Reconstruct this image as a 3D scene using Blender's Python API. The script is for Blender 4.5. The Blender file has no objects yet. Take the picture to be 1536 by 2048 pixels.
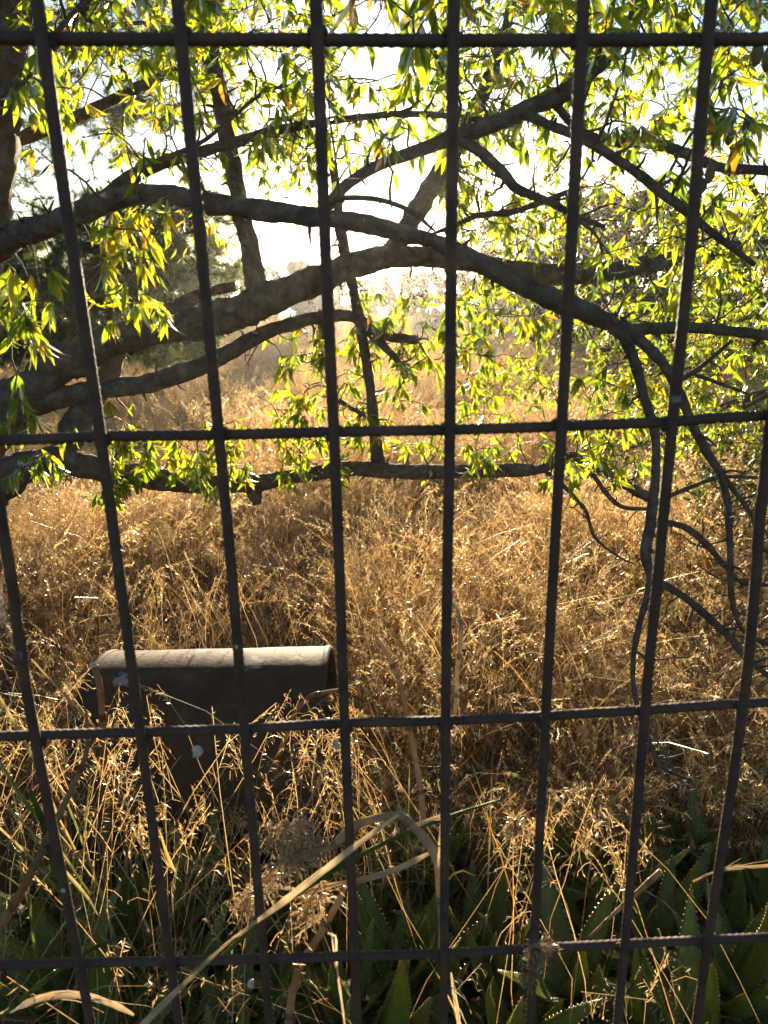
import bpy, math, random
import numpy as np
from mathutils import Vector, Matrix, noise

rnd = random.Random(11)
rng = np.random.default_rng(11)
SC = bpy.context.scene
COL = SC.collection

# ------------------------------------------------------------------ camera
FPX = 1450.0                      # focal length in pixels of the 1536 x 2048 photograph
PITCH, ROLL, HCAM = 0.2987, -0.0199, 1.55
_fw = np.array([0, math.cos(PITCH), -math.sin(PITCH)])
_up0 = np.array([0, math.sin(PITCH), math.cos(PITCH)])
_ri0 = np.array([1.0, 0, 0])
_ri = _ri0 * math.cos(ROLL) + _up0 * math.sin(ROLL)
_up = _up0 * math.cos(ROLL) - _ri0 * math.sin(ROLL)
CAM = np.array([0, 0, HCAM])

cd = bpy.data.cameras.new('camera')
cam = bpy.data.objects.new('camera', cd)
COL.objects.link(cam)
M3 = Matrix(((_ri[0], _up[0], -_fw[0]), (_ri[1], _up[1], -_fw[1]), (_ri[2], _up[2], -_fw[2])))
cam.matrix_world = Matrix.Translation(Vector(CAM)) @ M3.to_4x4()
cd.sensor_fit = 'VERTICAL'
cd.sensor_height = 36.0
cd.sensor_width = 27.0
cd.lens = FPX / 2048 * 36.0
cd.clip_start, cd.clip_end = 0.02, 3000
cd.dof.use_dof = True
cd.dof.focus_distance = 3.0
cd.dof.aperture_fstop = 10.5
SC.camera = cam


def ray(px, py):
    d = _fw * FPX + _ri * (px - 768) - _up * (py - 1024)
    return d / np.linalg.norm(d)


def at(px, py, Y):
    d = ray(px, py)
    return CAM + d * (Y / d[1])


def project(P):
    Q = np.asarray(P, float) - CAM
    z = Q @ _fw
    return 768 + FPX * (Q @ _ri) / z, 1024 - FPX * (Q @ _up) / z, z


# ------------------------------------------------------------------ sky and sun
SUND = ray(725, 385)
SUN_EL = math.asin(SUND[2])
SUN_AZ = math.atan2(SUND[0], SUND[1])
w = bpy.data.worlds.new('World')
SC.world = w
w.use_nodes = True
nt = w.node_tree
sky = nt.nodes.new('ShaderNodeTexSky')
sky.sky_type = 'NISHITA'
sky.sun_disc = False
sky.sun_elevation = SUN_EL
sky.sun_rotation = SUN_AZ
sky.air_density = 1.0
sky.dust_density = 0.4
sky.ozone_density = 2.0
wb_ = nt.nodes.new('ShaderNodeMix'); wb_.data_type = 'RGBA'; wb_.blend_type = 'MULTIPLY'      # the camera's white balance
wb_.inputs[0].default_value = 1.0; wb_.inputs[7].default_value = (.93, 1.0, 1.14, 1)
nt.links.new(sky.outputs[0], wb_.inputs[6])
nt.links.new(wb_.outputs[2], nt.nodes['Background'].inputs[0])
nt.nodes['Background'].inputs[1].default_value = 0.052

sl = bpy.data.lights.new('sun', 'SUN')
sl.energy = 5.0
sl.angle = math.radians(0.55)
sl.color = (1.0, 0.82, 0.58)
so = bpy.data.objects.new('sun', sl)
COL.objects.link(so)
so.location = (0, 5, 6)
so.rotation_euler = Vector(SUND).to_track_quat('Z', 'Y').to_euler()

SC.view_settings.view_transform = 'Standard'
SC.view_settings.look = 'None'
SC.view_settings.gamma = 1.0
SC.view_settings.use_curve_mapping = False
SC.view_settings.exposure = 2.35
SC.render.engine = 'CYCLES'
cy = SC.cycles
cy.max_bounces = 10
cy.diffuse_bounces = 5
cy.glossy_bounces = 2
cy.transmission_bounces = 6
cy.transparent_max_bounces = 4
cy.sample_clamp_indirect = 8.0


# ------------------------------------------------------------------ helpers
def smooth(a, b, x):
    t = min(1, max(0, (x - a) / (b - a)))
    return t * t * (3 - 2 * t)


def gz(x, y):
    """height of the ground"""
    return 0.035 * noise.noise(Vector((x * .9, y * .9, 3.1))) * smooth(2.0, 3.5, y)


def tag(o, label=None, cat=None, group=None, kind=None):
    if label: o['label'] = label
    if cat: o['category'] = cat
    if group: o['group'] = group
    if kind: o['kind'] = kind
    return o


def empty(name, loc):
    o = bpy.data.objects.new(name, None)
    o.location = Vector(loc)
    o.empty_display_size = .1
    COL.objects.link(o)
    return o


def mesh_data(name, V, F, mats, attr=None, smooth_=True, mi=None):
    """V (n,3); F list of integer arrays (m,3) or (m,4)"""
    V = np.asarray(V, np.float32)
    F = [np.asarray(f, np.int32) for f in F if len(f)]
    me = bpy.data.meshes.new(name)
    me.vertices.add(len(V))
    me.vertices.foreach_set('co', V.ravel())
    idx = np.concatenate([f.ravel() for f in F])
    tot = np.concatenate([np.full(len(f), f.shape[1], np.int32) for f in F])
    st = np.concatenate([[0], np.cumsum(tot)[:-1]]).astype(np.int32)
    me.loops.add(len(idx))
    me.loops.foreach_set('vertex_index', idx)
    me.polygons.add(len(tot))
    me.polygons.foreach_set('loop_start', st)
    me.polygons.foreach_set('loop_total', tot)
    if smooth_:
        me.polygons.foreach_set('use_smooth', np.ones(len(tot), bool))
    for m in (mats if isinstance(mats, (list, tuple)) else [mats]):
        me.materials.append(m)
    if mi is not None:
        me.polygons.foreach_set('material_index', np.asarray(mi, np.int32))
    for k, a in (attr or {}).items():
        a = np.asarray(a, np.float32)
        if a.ndim == 1:
            at_ = me.attributes.new(k, 'FLOAT', 'POINT')
            at_.data.foreach_set('value', a)
        else:
            at_ = me.attributes.new(k, 'FLOAT_VECTOR', 'POINT')
            at_.data.foreach_set('vector', a.ravel())
    me.update(calc_edges=True)
    return me


def obj(name, me, parent=None, loc=None, mat4=None):
    o = bpy.data.objects.new(name, me)
    COL.objects.link(o)
    if parent is not None:
        o.parent = parent
        o.location = -parent.location          # meshes are written in world coordinates
    if loc is not None:
        o.location = Vector(loc)
    if mat4 is not None:
        if parent is not None:
            mat4 = Matrix.Translation(-parent.location) @ mat4
        o.matrix_basis = mat4
    return o


class MB:
    def __init__(s):
        s.V = []; s.T = []; s.Q = []; s.n = 0; s.A = {}; s.mt = []; s.mq = []

    def add(s, V, T=None, Q=None, mi=0, **attr):
        V = np.asarray(V, float).reshape(-1, 3)
        if T is not None and len(T):
            s.T.append(np.asarray(T, np.int64) + s.n); s.mt.append(np.full(len(T), mi))
        if Q is not None and len(Q):
            s.Q.append(np.asarray(Q, np.int64) + s.n); s.mq.append(np.full(len(Q), mi))
        s.V.append(V)
        for k, a in attr.items():
            a = np.asarray(a, float)
            if a.ndim == 0: a = np.full(len(V), float(a))
            s.A.setdefault(k, []).append(a)
        s.n += len(V)

    def data(s, name, mats, smooth_=True):
        F = []; mi = []
        if s.T: F.append(np.concatenate(s.T)); mi.append(np.concatenate(s.mt))
        if s.Q: F.append(np.concatenate(s.Q)); mi.append(np.concatenate(s.mq))
        return mesh_data(name, np.concatenate(s.V), F, mats, {k: np.concatenate(a) for k, a in s.A.items()}, smooth_, np.concatenate(mi))

    def build(s, name, mats, parent=None, smooth_=True):
        return obj(name, s.data(name, mats, smooth_), parent)


def spline(P, step):
    """Catmull-Rom through the rows of P (any width), resampled about every step of xyz length"""
    P = np.asarray(P, float)
    if len(P) == 2:
        n = max(2, int(np.linalg.norm(P[1, :3] - P[0, :3]) / step) + 1)
        t = np.linspace(0, 1, n)[:, None]
        return P[0] * (1 - t) + P[1] * t
    E = np.vstack([2 * P[0] - P[1], P, 2 * P[-1] - P[-2]])
    out = []
    for i in range(1, len(E) - 2):
        p0, p1, p2, p3 = E[i - 1:i + 3]
        n = max(1, int(round(np.linalg.norm(p2[:3] - p1[:3]) / step)))
        for t in np.arange(n) / n:
            out.append(.5 * (2 * p1 + (p2 - p0) * t + (2 * p0 - 5 * p1 + 4 * p2 - p3) * t * t + (3 * p1 - p0 - 3 * p2 + p3) * t ** 3))
    out.append(E[-2])
    return np.array(out)


def frames(C):
    T = np.gradient(C, axis=0)
    T /= np.linalg.norm(T, axis=1)[:, None] + 1e-12
    a = np.array([0, 0, 1.0]) if abs(T[0, 2]) < .9 else np.array([1.0, 0, 0])
    N = np.zeros_like(C)
    v = np.cross(T[0], a); v /= np.linalg.norm(v)
    N[0] = v
    for i in range(1, len(C)):
        v = N[i - 1] - T[i] * (N[i - 1] @ T[i])
        N[i] = v / (np.linalg.norm(v) + 1e-12)
    return T, N, np.cross(T, N)


def tube(mb, C, R, sides=8, lump=0, lf=9.0, cap=True, mi=0, squash=1.0, **attr):
    C = np.asarray(C, float); R = np.asarray(R, float) * np.ones(len(C))
    T, N, B = frames(C)
    a = np.arange(sides) / sides * 2 * math.pi
    D = N[:, None, :] * np.cos(a)[None, :, None] + B[:, None, :] * np.sin(a)[None, :, None] * squash
    rr = R[:, None] * np.ones(sides)[None]
    if lump:
        for i in range(len(C)):
            for j in range(sides):
                p = Vector(C[i] + D[i, j] * R[i])
                rr[i, j] *= 1 + lump * (noise.noise(p * lf) + .6 * noise.noise(p * lf * 3.1) + .45 * noise.noise(p * lf * 8))
    V = (C[:, None, :] + D * rr[:, :, None]).reshape(-1, 3)
    n = len(C)
    i, j = np.meshgrid(np.arange(n - 1), np.arange(sides), indexing='ij')
    j2 = (j + 1) % sides
    Q = np.stack([i * sides + j, i * sides + j2, (i + 1) * sides + j2, (i + 1) * sides + j], -1).reshape(-1, 4)
    Tt = []
    if cap:
        V = np.vstack([V, C[0], C[-1]])
        k = np.arange(sides); k2 = (k + 1) % sides
        Tt = np.vstack([np.stack([np.full(sides, n * sides), k2, k], -1),
                        np.stack([np.full(sides, n * sides + 1), (n - 1) * sides + k, (n - 1) * sides + k2], -1)])
    at_ = {}
    for key, v in attr.items():
        v = np.asarray(v, float)
        if v.ndim == 0: at_[key] = np.full(len(V), float(v))
        else:
            q = np.repeat(v, sides)
            if cap: q = np.concatenate([q, [v[0], v[-1]]])
            at_[key] = q
    mb.add(V, Tt, Q, mi, **at_)


def ribbon(mb, C, W, side, mi=0, fold=0.0, **attr):
    """flat or folded leaf strip along C, half widths W, side vector(s)"""
    C = np.asarray(C, float); n = len(C)
    T = np.gradient(C, axis=0); T /= np.linalg.norm(T, axis=1)[:, None] + 1e-12
    side = np.asarray(side, float) * np.ones((n, 3))
    S = side - T * np.sum(side * T, 1)[:, None]
    S /= np.linalg.norm(S, axis=1)[:, None] + 1e-12
    Nn = np.cross(T, S)
    W = (np.asarray(W, float) * np.ones(n))[:, None]
    if fold: attr['luv'] = None
    if fold:
        V = np.stack([C - S * W + Nn * W * fold, C, C + S * W + Nn * W * fold], 1).reshape(-1, 3)
        i = np.arange(n - 1) * 3
        Q = np.vstack([np.stack([i, i + 1, i + 4, i + 3], -1), np.stack([i + 1, i + 2, i + 5, i + 4], -1)])
        k = 3
    else:
        V = np.stack([C - S * W, C + S * W], 1).reshape(-1, 3)
        i = np.arange(n - 1) * 2
        Q = np.stack([i, i + 1, i + 3, i + 2], -1)
        k = 2
    kw = {a: (np.repeat(np.asarray(v, float), k) if np.ndim(v) else v) for a, v in attr.items() if a != 'luv'}
    if fold:
        s_ = np.concatenate([[0], np.cumsum(np.linalg.norm(np.diff(C, axis=0), axis=1))])
        kw['luv'] = np.stack([np.tile([-1.0, 0, 1], n) * np.repeat(W[:, 0], 3), np.repeat(s_, 3), np.zeros(3 * n)], 1)
    mb.add(V, None, Q, mi, **kw)


# ------------------------------------------------------------------ materials
def mat(name):
    m = bpy.data.materials.new(name)
    m.use_nodes = True
    m.node_tree.nodes.clear()
    return m, m.node_tree


def N(nt, t, **kw):
    n = nt.nodes.new(t)
    for k, v in kw.items():
        if hasattr(n, k): setattr(n, k, v)
        else: n.inputs[k.replace('_', ' ')].default_value = v
    return n


def ramp(nt, src, stops):
    r = nt.nodes.new('ShaderNodeValToRGB')
    e = r.color_ramp.elements
    while len(e) < len(stops): e.new(.5)
    for q, (p, c) in zip(e, stops):
        q.position = p; q.color = (*c, 1)
    nt.links.new(src, r.inputs[0])
    return r.outputs[0]


def attr_out(nt, name, out='Fac'):
    a = nt.nodes.new('ShaderNodeAttribute'); a.attribute_name = name
    return a.outputs[out]


def mathn(nt, op, a, b=None):
    m = nt.nodes.new('ShaderNodeMath'); m.operation = op
    for i, v in enumerate((a, b)):
        if v is None: continue
        if isinstance(v, (int, float)): m.inputs[i].default_value = v
        else: nt.links.new(v, m.inputs[i])
    return m.outputs[0]


def mixc(nt, f, a, b, mode='MIX'):
    m = nt.nodes.new('ShaderNodeMix'); m.data_type = 'RGBA'; m.blend_type = mode
    for s, v in ((0, f), (6, a), (7, b)):
        if isinstance(v, (int, float)): m.inputs[s].default_value = v
        elif isinstance(v, tuple): m.inputs[s].default_value = (*v, 1)
        else: nt.links.new(v, m.inputs[s])
    return m.outputs[2]


def thin_leaf(name, stops, tattr='tint', trans=.5, tgain=(1.6, 1.5, .7), gloss=.08, rough=.4, veins=False, random_=.12):
    """thin foliage: reflects and lets light through"""
    m, nt = mat(name)
    t = attr_out(nt, tattr)
    oi = nt.nodes.new('ShaderNodeObjectInfo')
    r = mathn(nt, 'MULTIPLY', mathn(nt, 'SUBTRACT', oi.outputs['Random'], .5), random_)
    c = ramp(nt, mathn(nt, 'ADD', t, r), stops)
    geo = nt.nodes.new('ShaderNodeNewGeometry')
    nz = N(nt, 'ShaderNodeTexNoise', Scale=55.0, Detail=3.0)
    nt.links.new(geo.outputs['Position'], nz.inputs['Vector'])
    c = mixc(nt, .5, c, ramp(nt, nz.outputs[0], [(.3, (.6, .55, .5)), (.7, (1.25, 1.2, 1.1))]), 'MULTIPLY')
    if tattr == 'tone' and name == 'dry_reed':          # fine lengthwise fibres
        uv = nt.nodes.new('ShaderNodeAttribute'); uv.attribute_name = 'luv'
        mp = nt.nodes.new('ShaderNodeMapping'); mp.inputs['Scale'].default_value = (1500, 22, 1)
        nt.links.new(uv.outputs['Vector'], mp.inputs[0])
        n2 = N(nt, 'ShaderNodeTexNoise', Scale=1.0, Detail=4.0); nt.links.new(mp.outputs[0], n2.inputs['Vector'])
        c = mixc(nt, .75, c, ramp(nt, n2.outputs[0], [(.32, (.42, .34, .27)), (.55, (1, .97, .92)), (.75, (1.25, 1.2, 1.1))]), 'MULTIPLY')
    if veins:
        uv = nt.nodes.new('ShaderNodeAttribute'); uv.attribute_name = 'luv'
        sp = nt.nodes.new('ShaderNodeSeparateXYZ'); nt.links.new(uv.outputs['Vector'], sp.inputs[0])
        av = mathn(nt, 'ABSOLUTE', sp.outputs[0])
        mid = ramp(nt, av, [(.0, (1, 1, 1)), (.09, (0, 0, 0))])
        ph = mathn(nt, 'ADD', mathn(nt, 'MULTIPLY', sp.outputs[1], 95.0), mathn(nt, 'MULTIPLY', av, -14.0))
        sv = ramp(nt, mathn(nt, 'SINE', ph), [(.75, (0, 0, 0)), (1.0, (.35, .35, .35))])
        c = mixc(nt, mixc(nt, 1.0, mid, sv, 'ADD'), c, mixc(nt, 1.0, c, (1.5, 1.4, 1.5), 'MULTIPLY'))
    d = nt.nodes.new('ShaderNodeBsdfDiffuse'); nt.links.new(c, d.inputs[0])
    tr = nt.nodes.new('ShaderNodeBsdfTranslucent')
    nt.links.new(mixc(nt, 1.0, c, tgain, 'MULTIPLY'), tr.inputs[0])
    mx = nt.nodes.new('ShaderNodeMixShader'); mx.inputs[0].default_value = trans
    nt.links.new(d.outputs[0], mx.inputs[1]); nt.links.new(tr.outputs[0], mx.inputs[2])
    g = nt.nodes.new('ShaderNodeBsdfGlossy'); g.inputs['Roughness'].default_value = rough
    g.inputs[0].default_value = (.9, .9, .85, 1)
    lw = nt.nodes.new('ShaderNodeLayerWeight'); lw.inputs[0].default_value = .25
    m2 = nt.nodes.new('ShaderNodeMixShader')
    nt.links.new(mathn(nt, 'MULTIPLY', lw.outputs['Fresnel'], gloss * 4), m2.inputs[0])
    nt.links.new(mx.outputs[0], m2.inputs[1]); nt.links.new(g.outputs[0], m2.inputs[2])
    o = nt.nodes.new('ShaderNodeOutputMaterial'); nt.links.new(m2.outputs[0], o.inputs[0])
    return m


def solid(name, stops, scale=8.0, rough=.8, bump=.3, bscale=40.0, spec=.3, detail=6.0, coords='Object', extra=None, bdist=.004, stretch=None, metallic=0):
    m, nt = mat(name)
    tc = nt.nodes.new('ShaderNodeTexCoord')
    src = tc.outputs[coords]
    if stretch:
        mp = nt.nodes.new('ShaderNodeMapping'); mp.inputs['Scale'].default_value = stretch
        nt.links.new(src, mp.inputs[0]); src = mp.outputs[0]
    nz = N(nt, 'ShaderNodeTexNoise', Scale=scale, Detail=detail, Roughness=.65)
    nt.links.new(src, nz.inputs['Vector'])
    c = ramp(nt, nz.outputs[0], stops)
    if extra: c = extra(nt, src, c)
    p = nt.nodes.new('ShaderNodeBsdfPrincipled')
    nt.links.new(c, p.inputs['Base Color'])
    p.inputs['Roughness'].default_value = rough
    p.inputs['Specular IOR Level'].default_value = spec
    p.inputs['Metallic'].default_value = metallic
    if bump:
        n2 = N(nt, 'ShaderNodeTexNoise', Scale=bscale, Detail=5.0, Roughness=.7)
        nt.links.new(src, n2.inputs['Vector'])
        b = nt.nodes.new('ShaderNodeBump'); b.inputs['Strength'].default_value = bump; b.inputs['Distance'].default_value = bdist
        nt.links.new(n2.outputs[0], b.inputs['Height']); nt.links.new(b.outputs[0], p.inputs['Normal'])
    o = nt.nodes.new('ShaderNodeOutputMaterial'); nt.links.new(p.outputs[0], o.inputs[0])
    return m


def lichen(nt, src, c):
    v = N(nt, 'ShaderNodeTexNoise', Scale=17.0, Detail=4.0)
    nt.links.new(src, v.inputs['Vector'])
    return mixc(nt, ramp(nt, v.outputs[0], [(.60, (0, 0, 0)), (.70, (.55, .55, .55))]), c, (.20, .19, .15))


def droppings(nt, src, c):
    v = N(nt, 'ShaderNodeTexNoise', Scale=23.0, Detail=3.0)
    nt.links.new(src, v.inputs['Vector'])
    return mixc(nt, ramp(nt, v.outputs[0], [(.70, (0, 0, 0)), (.75, (.6, .6, .6))]), c, (.42, .40, .36))


M_BARK = solid('almond_bark', [(.25, (.045, .033, .024)), (.5, (.115, .085, .062)), (.75, (.20, .160, .120))], 26, .9, 1.0, 70, .15, extra=lichen, bdist=.012)
M_TWIG = solid('twig_bark', [(.3, (.06, .045, .034)), (.7, (.14, .105, .075))], 30, .8, .5, 120, .2, bdist=.001)
M_PINEBARK = solid('pine_bark', [(.3, (.06, .048, .04)), (.7, (.14, .11, .09))], 14, .9, .8, 40, .1)
M_REBAR = solid('rusty_rebar', [(.3, (.040, .025, .019)), (.55, (.075, .043, .028)), (.8, (.14, .07, .038))], 22, .75, .7, 160, .3, extra=droppings, bdist=.0012)
M_GROUND = solid('dry_earth', [(.3, (.07, .046, .026)), (.7, (.15, .10, .058))], 3.5, .95, .8, 20, .1, bdist=.03)
M_ROCK = solid('blue_grey_rock', [(.3, (.10, .105, .11)), (.7, (.22, .225, .235))], 4, .9, .9, 14, .2, bdist=.02)

LEAF_STOPS = [(0.0, (.060, .105, .016)), (.30, (.105, .155, .018)), (.55, (.20, .215, .020)), (.78, (.36, .26, .022)), (.92, (.34, .13, .018)), (1.0, (.16, .07, .025))]
M_LEAF = thin_leaf('almond_leaf', LEAF_STOPS, trans=.64, tgain=(2.3, 2.3, .85), gloss=.10, rough=.38, veins=True, random_=.0)
M_SHRUB = thin_leaf('evergreen_leaf', [(0, (.022, .042, .014)), (.5, (.045, .075, .020)), (.8, (.10, .10, .03)), (1, (.15, .06, .03))], trans=.35, tgain=(1.8, 1.8, .8), gloss=.08)
M_NEEDLE = thin_leaf('pine_needle', [(0, (.035, .062, .024)), (.6, (.085, .115, .034)), (1, (.17, .17, .05))], trans=.4, tgain=(1.6, 1.6, .8), gloss=.05)
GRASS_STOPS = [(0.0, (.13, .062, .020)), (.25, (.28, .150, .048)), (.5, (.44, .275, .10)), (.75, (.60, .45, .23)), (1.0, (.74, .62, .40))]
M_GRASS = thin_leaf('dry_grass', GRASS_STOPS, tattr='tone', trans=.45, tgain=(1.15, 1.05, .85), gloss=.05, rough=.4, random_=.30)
M_STRAW = thin_leaf('dry_reed', [(0, (.16, .085, .035)), (.4, (.34, .25, .15)), (.7, (.52, .44, .31)), (1, (.66, .60, .48))], tattr='tone', trans=.35, tgain=(1.1, 1.0, .8), gloss=.07, random_=.0)
M_GREENSTEM = thin_leaf('green_grass', [(0, (.05, .09, .02)), (.5, (.12, .16, .03)), (1, (.42, .33, .17))], tattr='tone', trans=.4, tgain=(1.25, 1.2, .8), gloss=.06, random_=.2)


def aloe_mat():
    m, nt = mat('spotted_aloe_skin')
    uv = nt.nodes.new('ShaderNodeAttribute'); uv.attribute_name = 'luv'
    mp = nt.nodes.new('ShaderNodeMapping'); mp.inputs['Scale'].default_value = (3.4, 13.0, 1)
    nt.links.new(uv.outputs['Vector'], mp.inputs[0])
    oi = nt.nodes.new('ShaderNodeObjectInfo')
    cx = nt.nodes.new('ShaderNodeCombineXYZ'); nt.links.new(mathn(nt, 'MULTIPLY', oi.outputs['Random'], 40), cx.inputs[2])
    va = nt.nodes.new('ShaderNodeVectorMath'); va.operation = 'ADD'
    nt.links.new(mp.outputs[0], va.inputs[0]); nt.links.new(cx.outputs[0], va.inputs[1])
    vo = N(nt, 'ShaderNodeTexVoronoi', Scale=1.6); vo.distance = 'EUCLIDEAN'
    nt.links.new(va.outputs[0], vo.inputs['Vector'])
    wn = N(nt, 'ShaderNodeTexNoise', Scale=.9, Detail=2.0); nt.links.new(va.outputs[0], wn.inputs['Vector'])
    spot = mathn(nt, 'MULTIPLY', ramp(nt, vo.outputs['Distance'], [(.16, (1, 1, 1)), (.26, (0, 0, 0))]), ramp(nt, wn.outputs[0], [(.42, (0, 0, 0)), (.55, (1, 1, 1))]))
    base = ramp(nt, mathn(nt, 'ADD', mathn(nt, 'MULTIPLY', wn.outputs[0], .7), mathn(nt, 'MULTIPLY', oi.outputs['Random'], .3)),
                [(.25, (.060, .082, .012)), (.55, (.115, .138, .018)), (.8, (.19, .19, .030))])
    c = mixc(nt, mathn(nt, 'MULTIPLY', spot, .5), base, (.17, .21, .10))
    # leaf tips dry to reddish brown
    sp = nt.nodes.new('ShaderNodeSeparateXYZ'); nt.links.new(uv.outputs['Vector'], sp.inputs[0])
    c = mixc(nt, ramp(nt, sp.outputs[1], [(.88, (0, 0, 0)), (.97, (.9, .9, .9))]), c, (.24, .12, .045))
    d = nt.nodes.new('ShaderNodeBsdfPrincipled'); nt.links.new(c, d.inputs['Base Color'])
    d.inputs['Roughness'].default_value = .42; d.inputs['Specular IOR Level'].default_value = .4
    tr = nt.nodes.new('ShaderNodeBsdfTranslucent'); nt.links.new(mixc(nt, 1.0, c, (2.0, 2.0, .7), 'MULTIPLY'), tr.inputs[0])
    mx = nt.nodes.new('ShaderNodeMixShader'); mx.inputs[0].default_value = .22
    nt.links.new(d.outputs[0], mx.inputs[1]); nt.links.new(tr.outputs[0], mx.inputs[2])
    b = nt.nodes.new('ShaderNodeBump'); b.inputs['Strength'].default_value = .25; b.inputs['Distance'].default_value = .003
    nt.links.new(wn.outputs[0], b.inputs['Height']); nt.links.new(b.outputs[0], d.inputs['Normal'])
    o = nt.nodes.new('ShaderNodeOutputMaterial'); nt.links.new(mx.outputs[0], o.inputs[0])
    return m


M_ALOE = aloe_mat()
M_TOOTH = thin_leaf('aloe_tooth', [(0, (.34, .24, .10)), (1, (.46, .36, .17))], trans=.5, tgain=(1.2, 1.1, .8), gloss=.1)
M_ALOEDRY = thin_leaf('withered_aloe', [(0, (.16, .045, .02)), (1, (.30, .10, .04))], trans=.35, tgain=(1.4, 1.0, .7), gloss=.08)
M_SHELL = solid('snail_shell', [(.4, (.26, .20, .13)), (.6, (.58, .50, .38))], 4, .45, .2, 300, .4, bdist=.0005)
M_HUSK = solid('almond_husk', [(.3, (.10, .085, .045)), (.7, (.22, .17, .09))], 50, .9, .4, 200, .1, bdist=.001)

# ------------------------------------------------------------------ ground
ys = np.concatenate([np.linspace(-4, 20, 97), np.geomspace(20.5, 900, 26)])
xs = np.concatenate([-np.geomspace(600, 13, 20), np.linspace(-12, 12, 97), np.geomspace(13, 600, 20)])
G = np.array([[(x, y, gz(x, y)) for x in xs] for y in ys])
i, j = np.meshgrid(np.arange(len(ys) - 1), np.arange(len(xs) - 1), indexing='ij')
nx = len(xs)
Qg = np.stack([i * nx + j, i * nx + j + 1, (i + 1) * nx + j + 1, (i + 1) * nx + j], -1).reshape(-1, 4)
g = obj('ground', mesh_data('ground', G.reshape(-1, 3), [Qg], M_GROUND))
tag(g, 'bare dry brown earth under the grass of the field', 'ground', kind='structure')

# ------------------------------------------------------------------ rebar grille
PSI = 0.0337
FU = np.array([math.cos(PSI), math.sin(PSI), 0]); FN = np.array([-math.sin(PSI), math.cos(PSI), 0])
FO = np.array([0, .70, 0])


def onfence(px, py):
    d = ray(px, py)
    t = ((FO - np.array([0, 0, 0])) @ FN) / (d @ FN)
    return CAM + d * t


VB = {0: [(90, 80), (147, 480), (205, 870), (247, 1180), (285, 1470), (345, 1930)], 1: [(365, 80), (402, 470), (440, 870), (467, 1160), (490, 1450), (530, 1920)],
      2: [(635, 75), (650, 470), (668, 865), (680, 1160), (690, 1455), (710, 1920)], 3: [(905, 75), (901, 470), (898, 860), (893, 1160), (890, 1450), (886, 2040)],
      4: [(1160, 75), (1141, 450), (1120, 855), (1103, 1150), (1088, 1440), (1065, 1900)], 5: [(1410, 75), (1378, 470), (1340, 845), (1312, 1140), (1285, 1425), (1245, 1895)],
      6: [(1533, 870), (1506, 1150), (1480, 1410), (1410, 1890)], -1: [(2, 1000), (40, 1250), (75, 1470), (185, 2040)]}
HB = {0: [(-40, 72), (90, 73), (500, 75), (905, 77), (1410, 75), (1580, 74)], 1: [(-40, 884), (205, 875), (440, 872), (668, 866), (898, 862), (1120, 855), (1340, 846), (1580, 832)],
      2: [(-40, 1480), (285, 1470), (490, 1463), (690, 1452), (890, 1447), (1088, 1438), (1285, 1426), (1580, 1408)], 3: [(-40, 1940), (345, 1930), (530, 1926), (710, 1920), (886, 1915), (1065, 1905), (1245, 1896), (1580, 1880)]}
fence = empty('rebar_grille', FO + np.array([0, 0, gz(0, .7)]))
tag(fence, 'dark rusty grille of crossed ribbed rebar rods in front of the field', 'fence')
RB = .0057


BARS = {}


def rebar(name, C, r, phase, rh=.16):
    P = spline(C, .0022)
    s = np.concatenate([[0], np.cumsum(np.linalg.norm(np.diff(P, axis=0), axis=1))])
    T, Nn, B = frames(P)
    sides = 12
    a = np.arange(sides) / sides * 2 * math.pi
    rib = np.cos((s[:, None] / .0088 + a[None] / (2 * math.pi) * (1 if phase > 0 else -1) + phase) * 2 * math.pi)
    R = r * (.93 + rh * np.clip(rib, 0, 1) ** 1.5 + .03 * np.cos(2 * a)[None])
    D = Nn[:, None] * np.cos(a)[None, :, None] + B[:, None] * np.sin(a)[None, :, None]
    V = (P[:, None] + D * R[:, :, None]).reshape(-1, 3)
    n = len(P)
    i, j = np.meshgrid(np.arange(n - 1), np.arange(sides), indexing='ij'); j2 = (j + 1) % sides
    Q = np.stack([i * sides + j, i * sides + j2, (i + 1) * sides + j2, (i + 1) * sides + j], -1).reshape(-1, 4)
    return obj(name, mesh_data(name, V, [Q], M_REBAR), fence)


ZTOP, ZBOT = 2.25, -.05
for k in range(-4, 10):
    if k in VB:
        C = np.array([onfence(*p) for p in VB[k]])
        C = C[np.argsort(-C[:, 2])]
        s0 = (C[0] - C[1]) / (C[0, 2] - C[1, 2]); s1 = (C[-1] - C[-2]) / (C[-1, 2] - C[-2, 2])
        s0 = np.array([s0[0] * .3, s0[1] * .3, 1]); s1 = np.array([s1[0] * .3, s1[1] * .3, 1])
        C = np.vstack([C[0] + s0 * (ZTOP - C[0, 2]), C, C[-1] + s1 * (ZBOT - C[-1, 2])])
    else:
        b = FO + FU * (-.2696 + .1108 * k)
        C = np.array([b + [rnd.uniform(-.004, .004), 0, z] for z in (ZTOP, 1.5, .8, ZBOT)])
    C = C - FN * RB                                   # uprights on the near side of the cross rods
    BARS[k] = rebar('vertical_bar', C, RB * 1.04, .3 + k * .17, .09)
for k in range(-1, 6):
    if k in HB:
        C = np.array([onfence(*p) for p in HB[k]])
        C = np.vstack([C[0] - FU * .45 + [0, 0, .0], C, C[-1] + FU * .45])
    else:
        b = FO + np.array([0, 0, HCAM + .2015 - .332 * k])
        C = np.array([b + FU * t for t in (-.98, -.3, .3, .98)])
    C = C + FN * RB
    rebar('horizontal_bar', C, RB, -.3 - k * .21)


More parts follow.
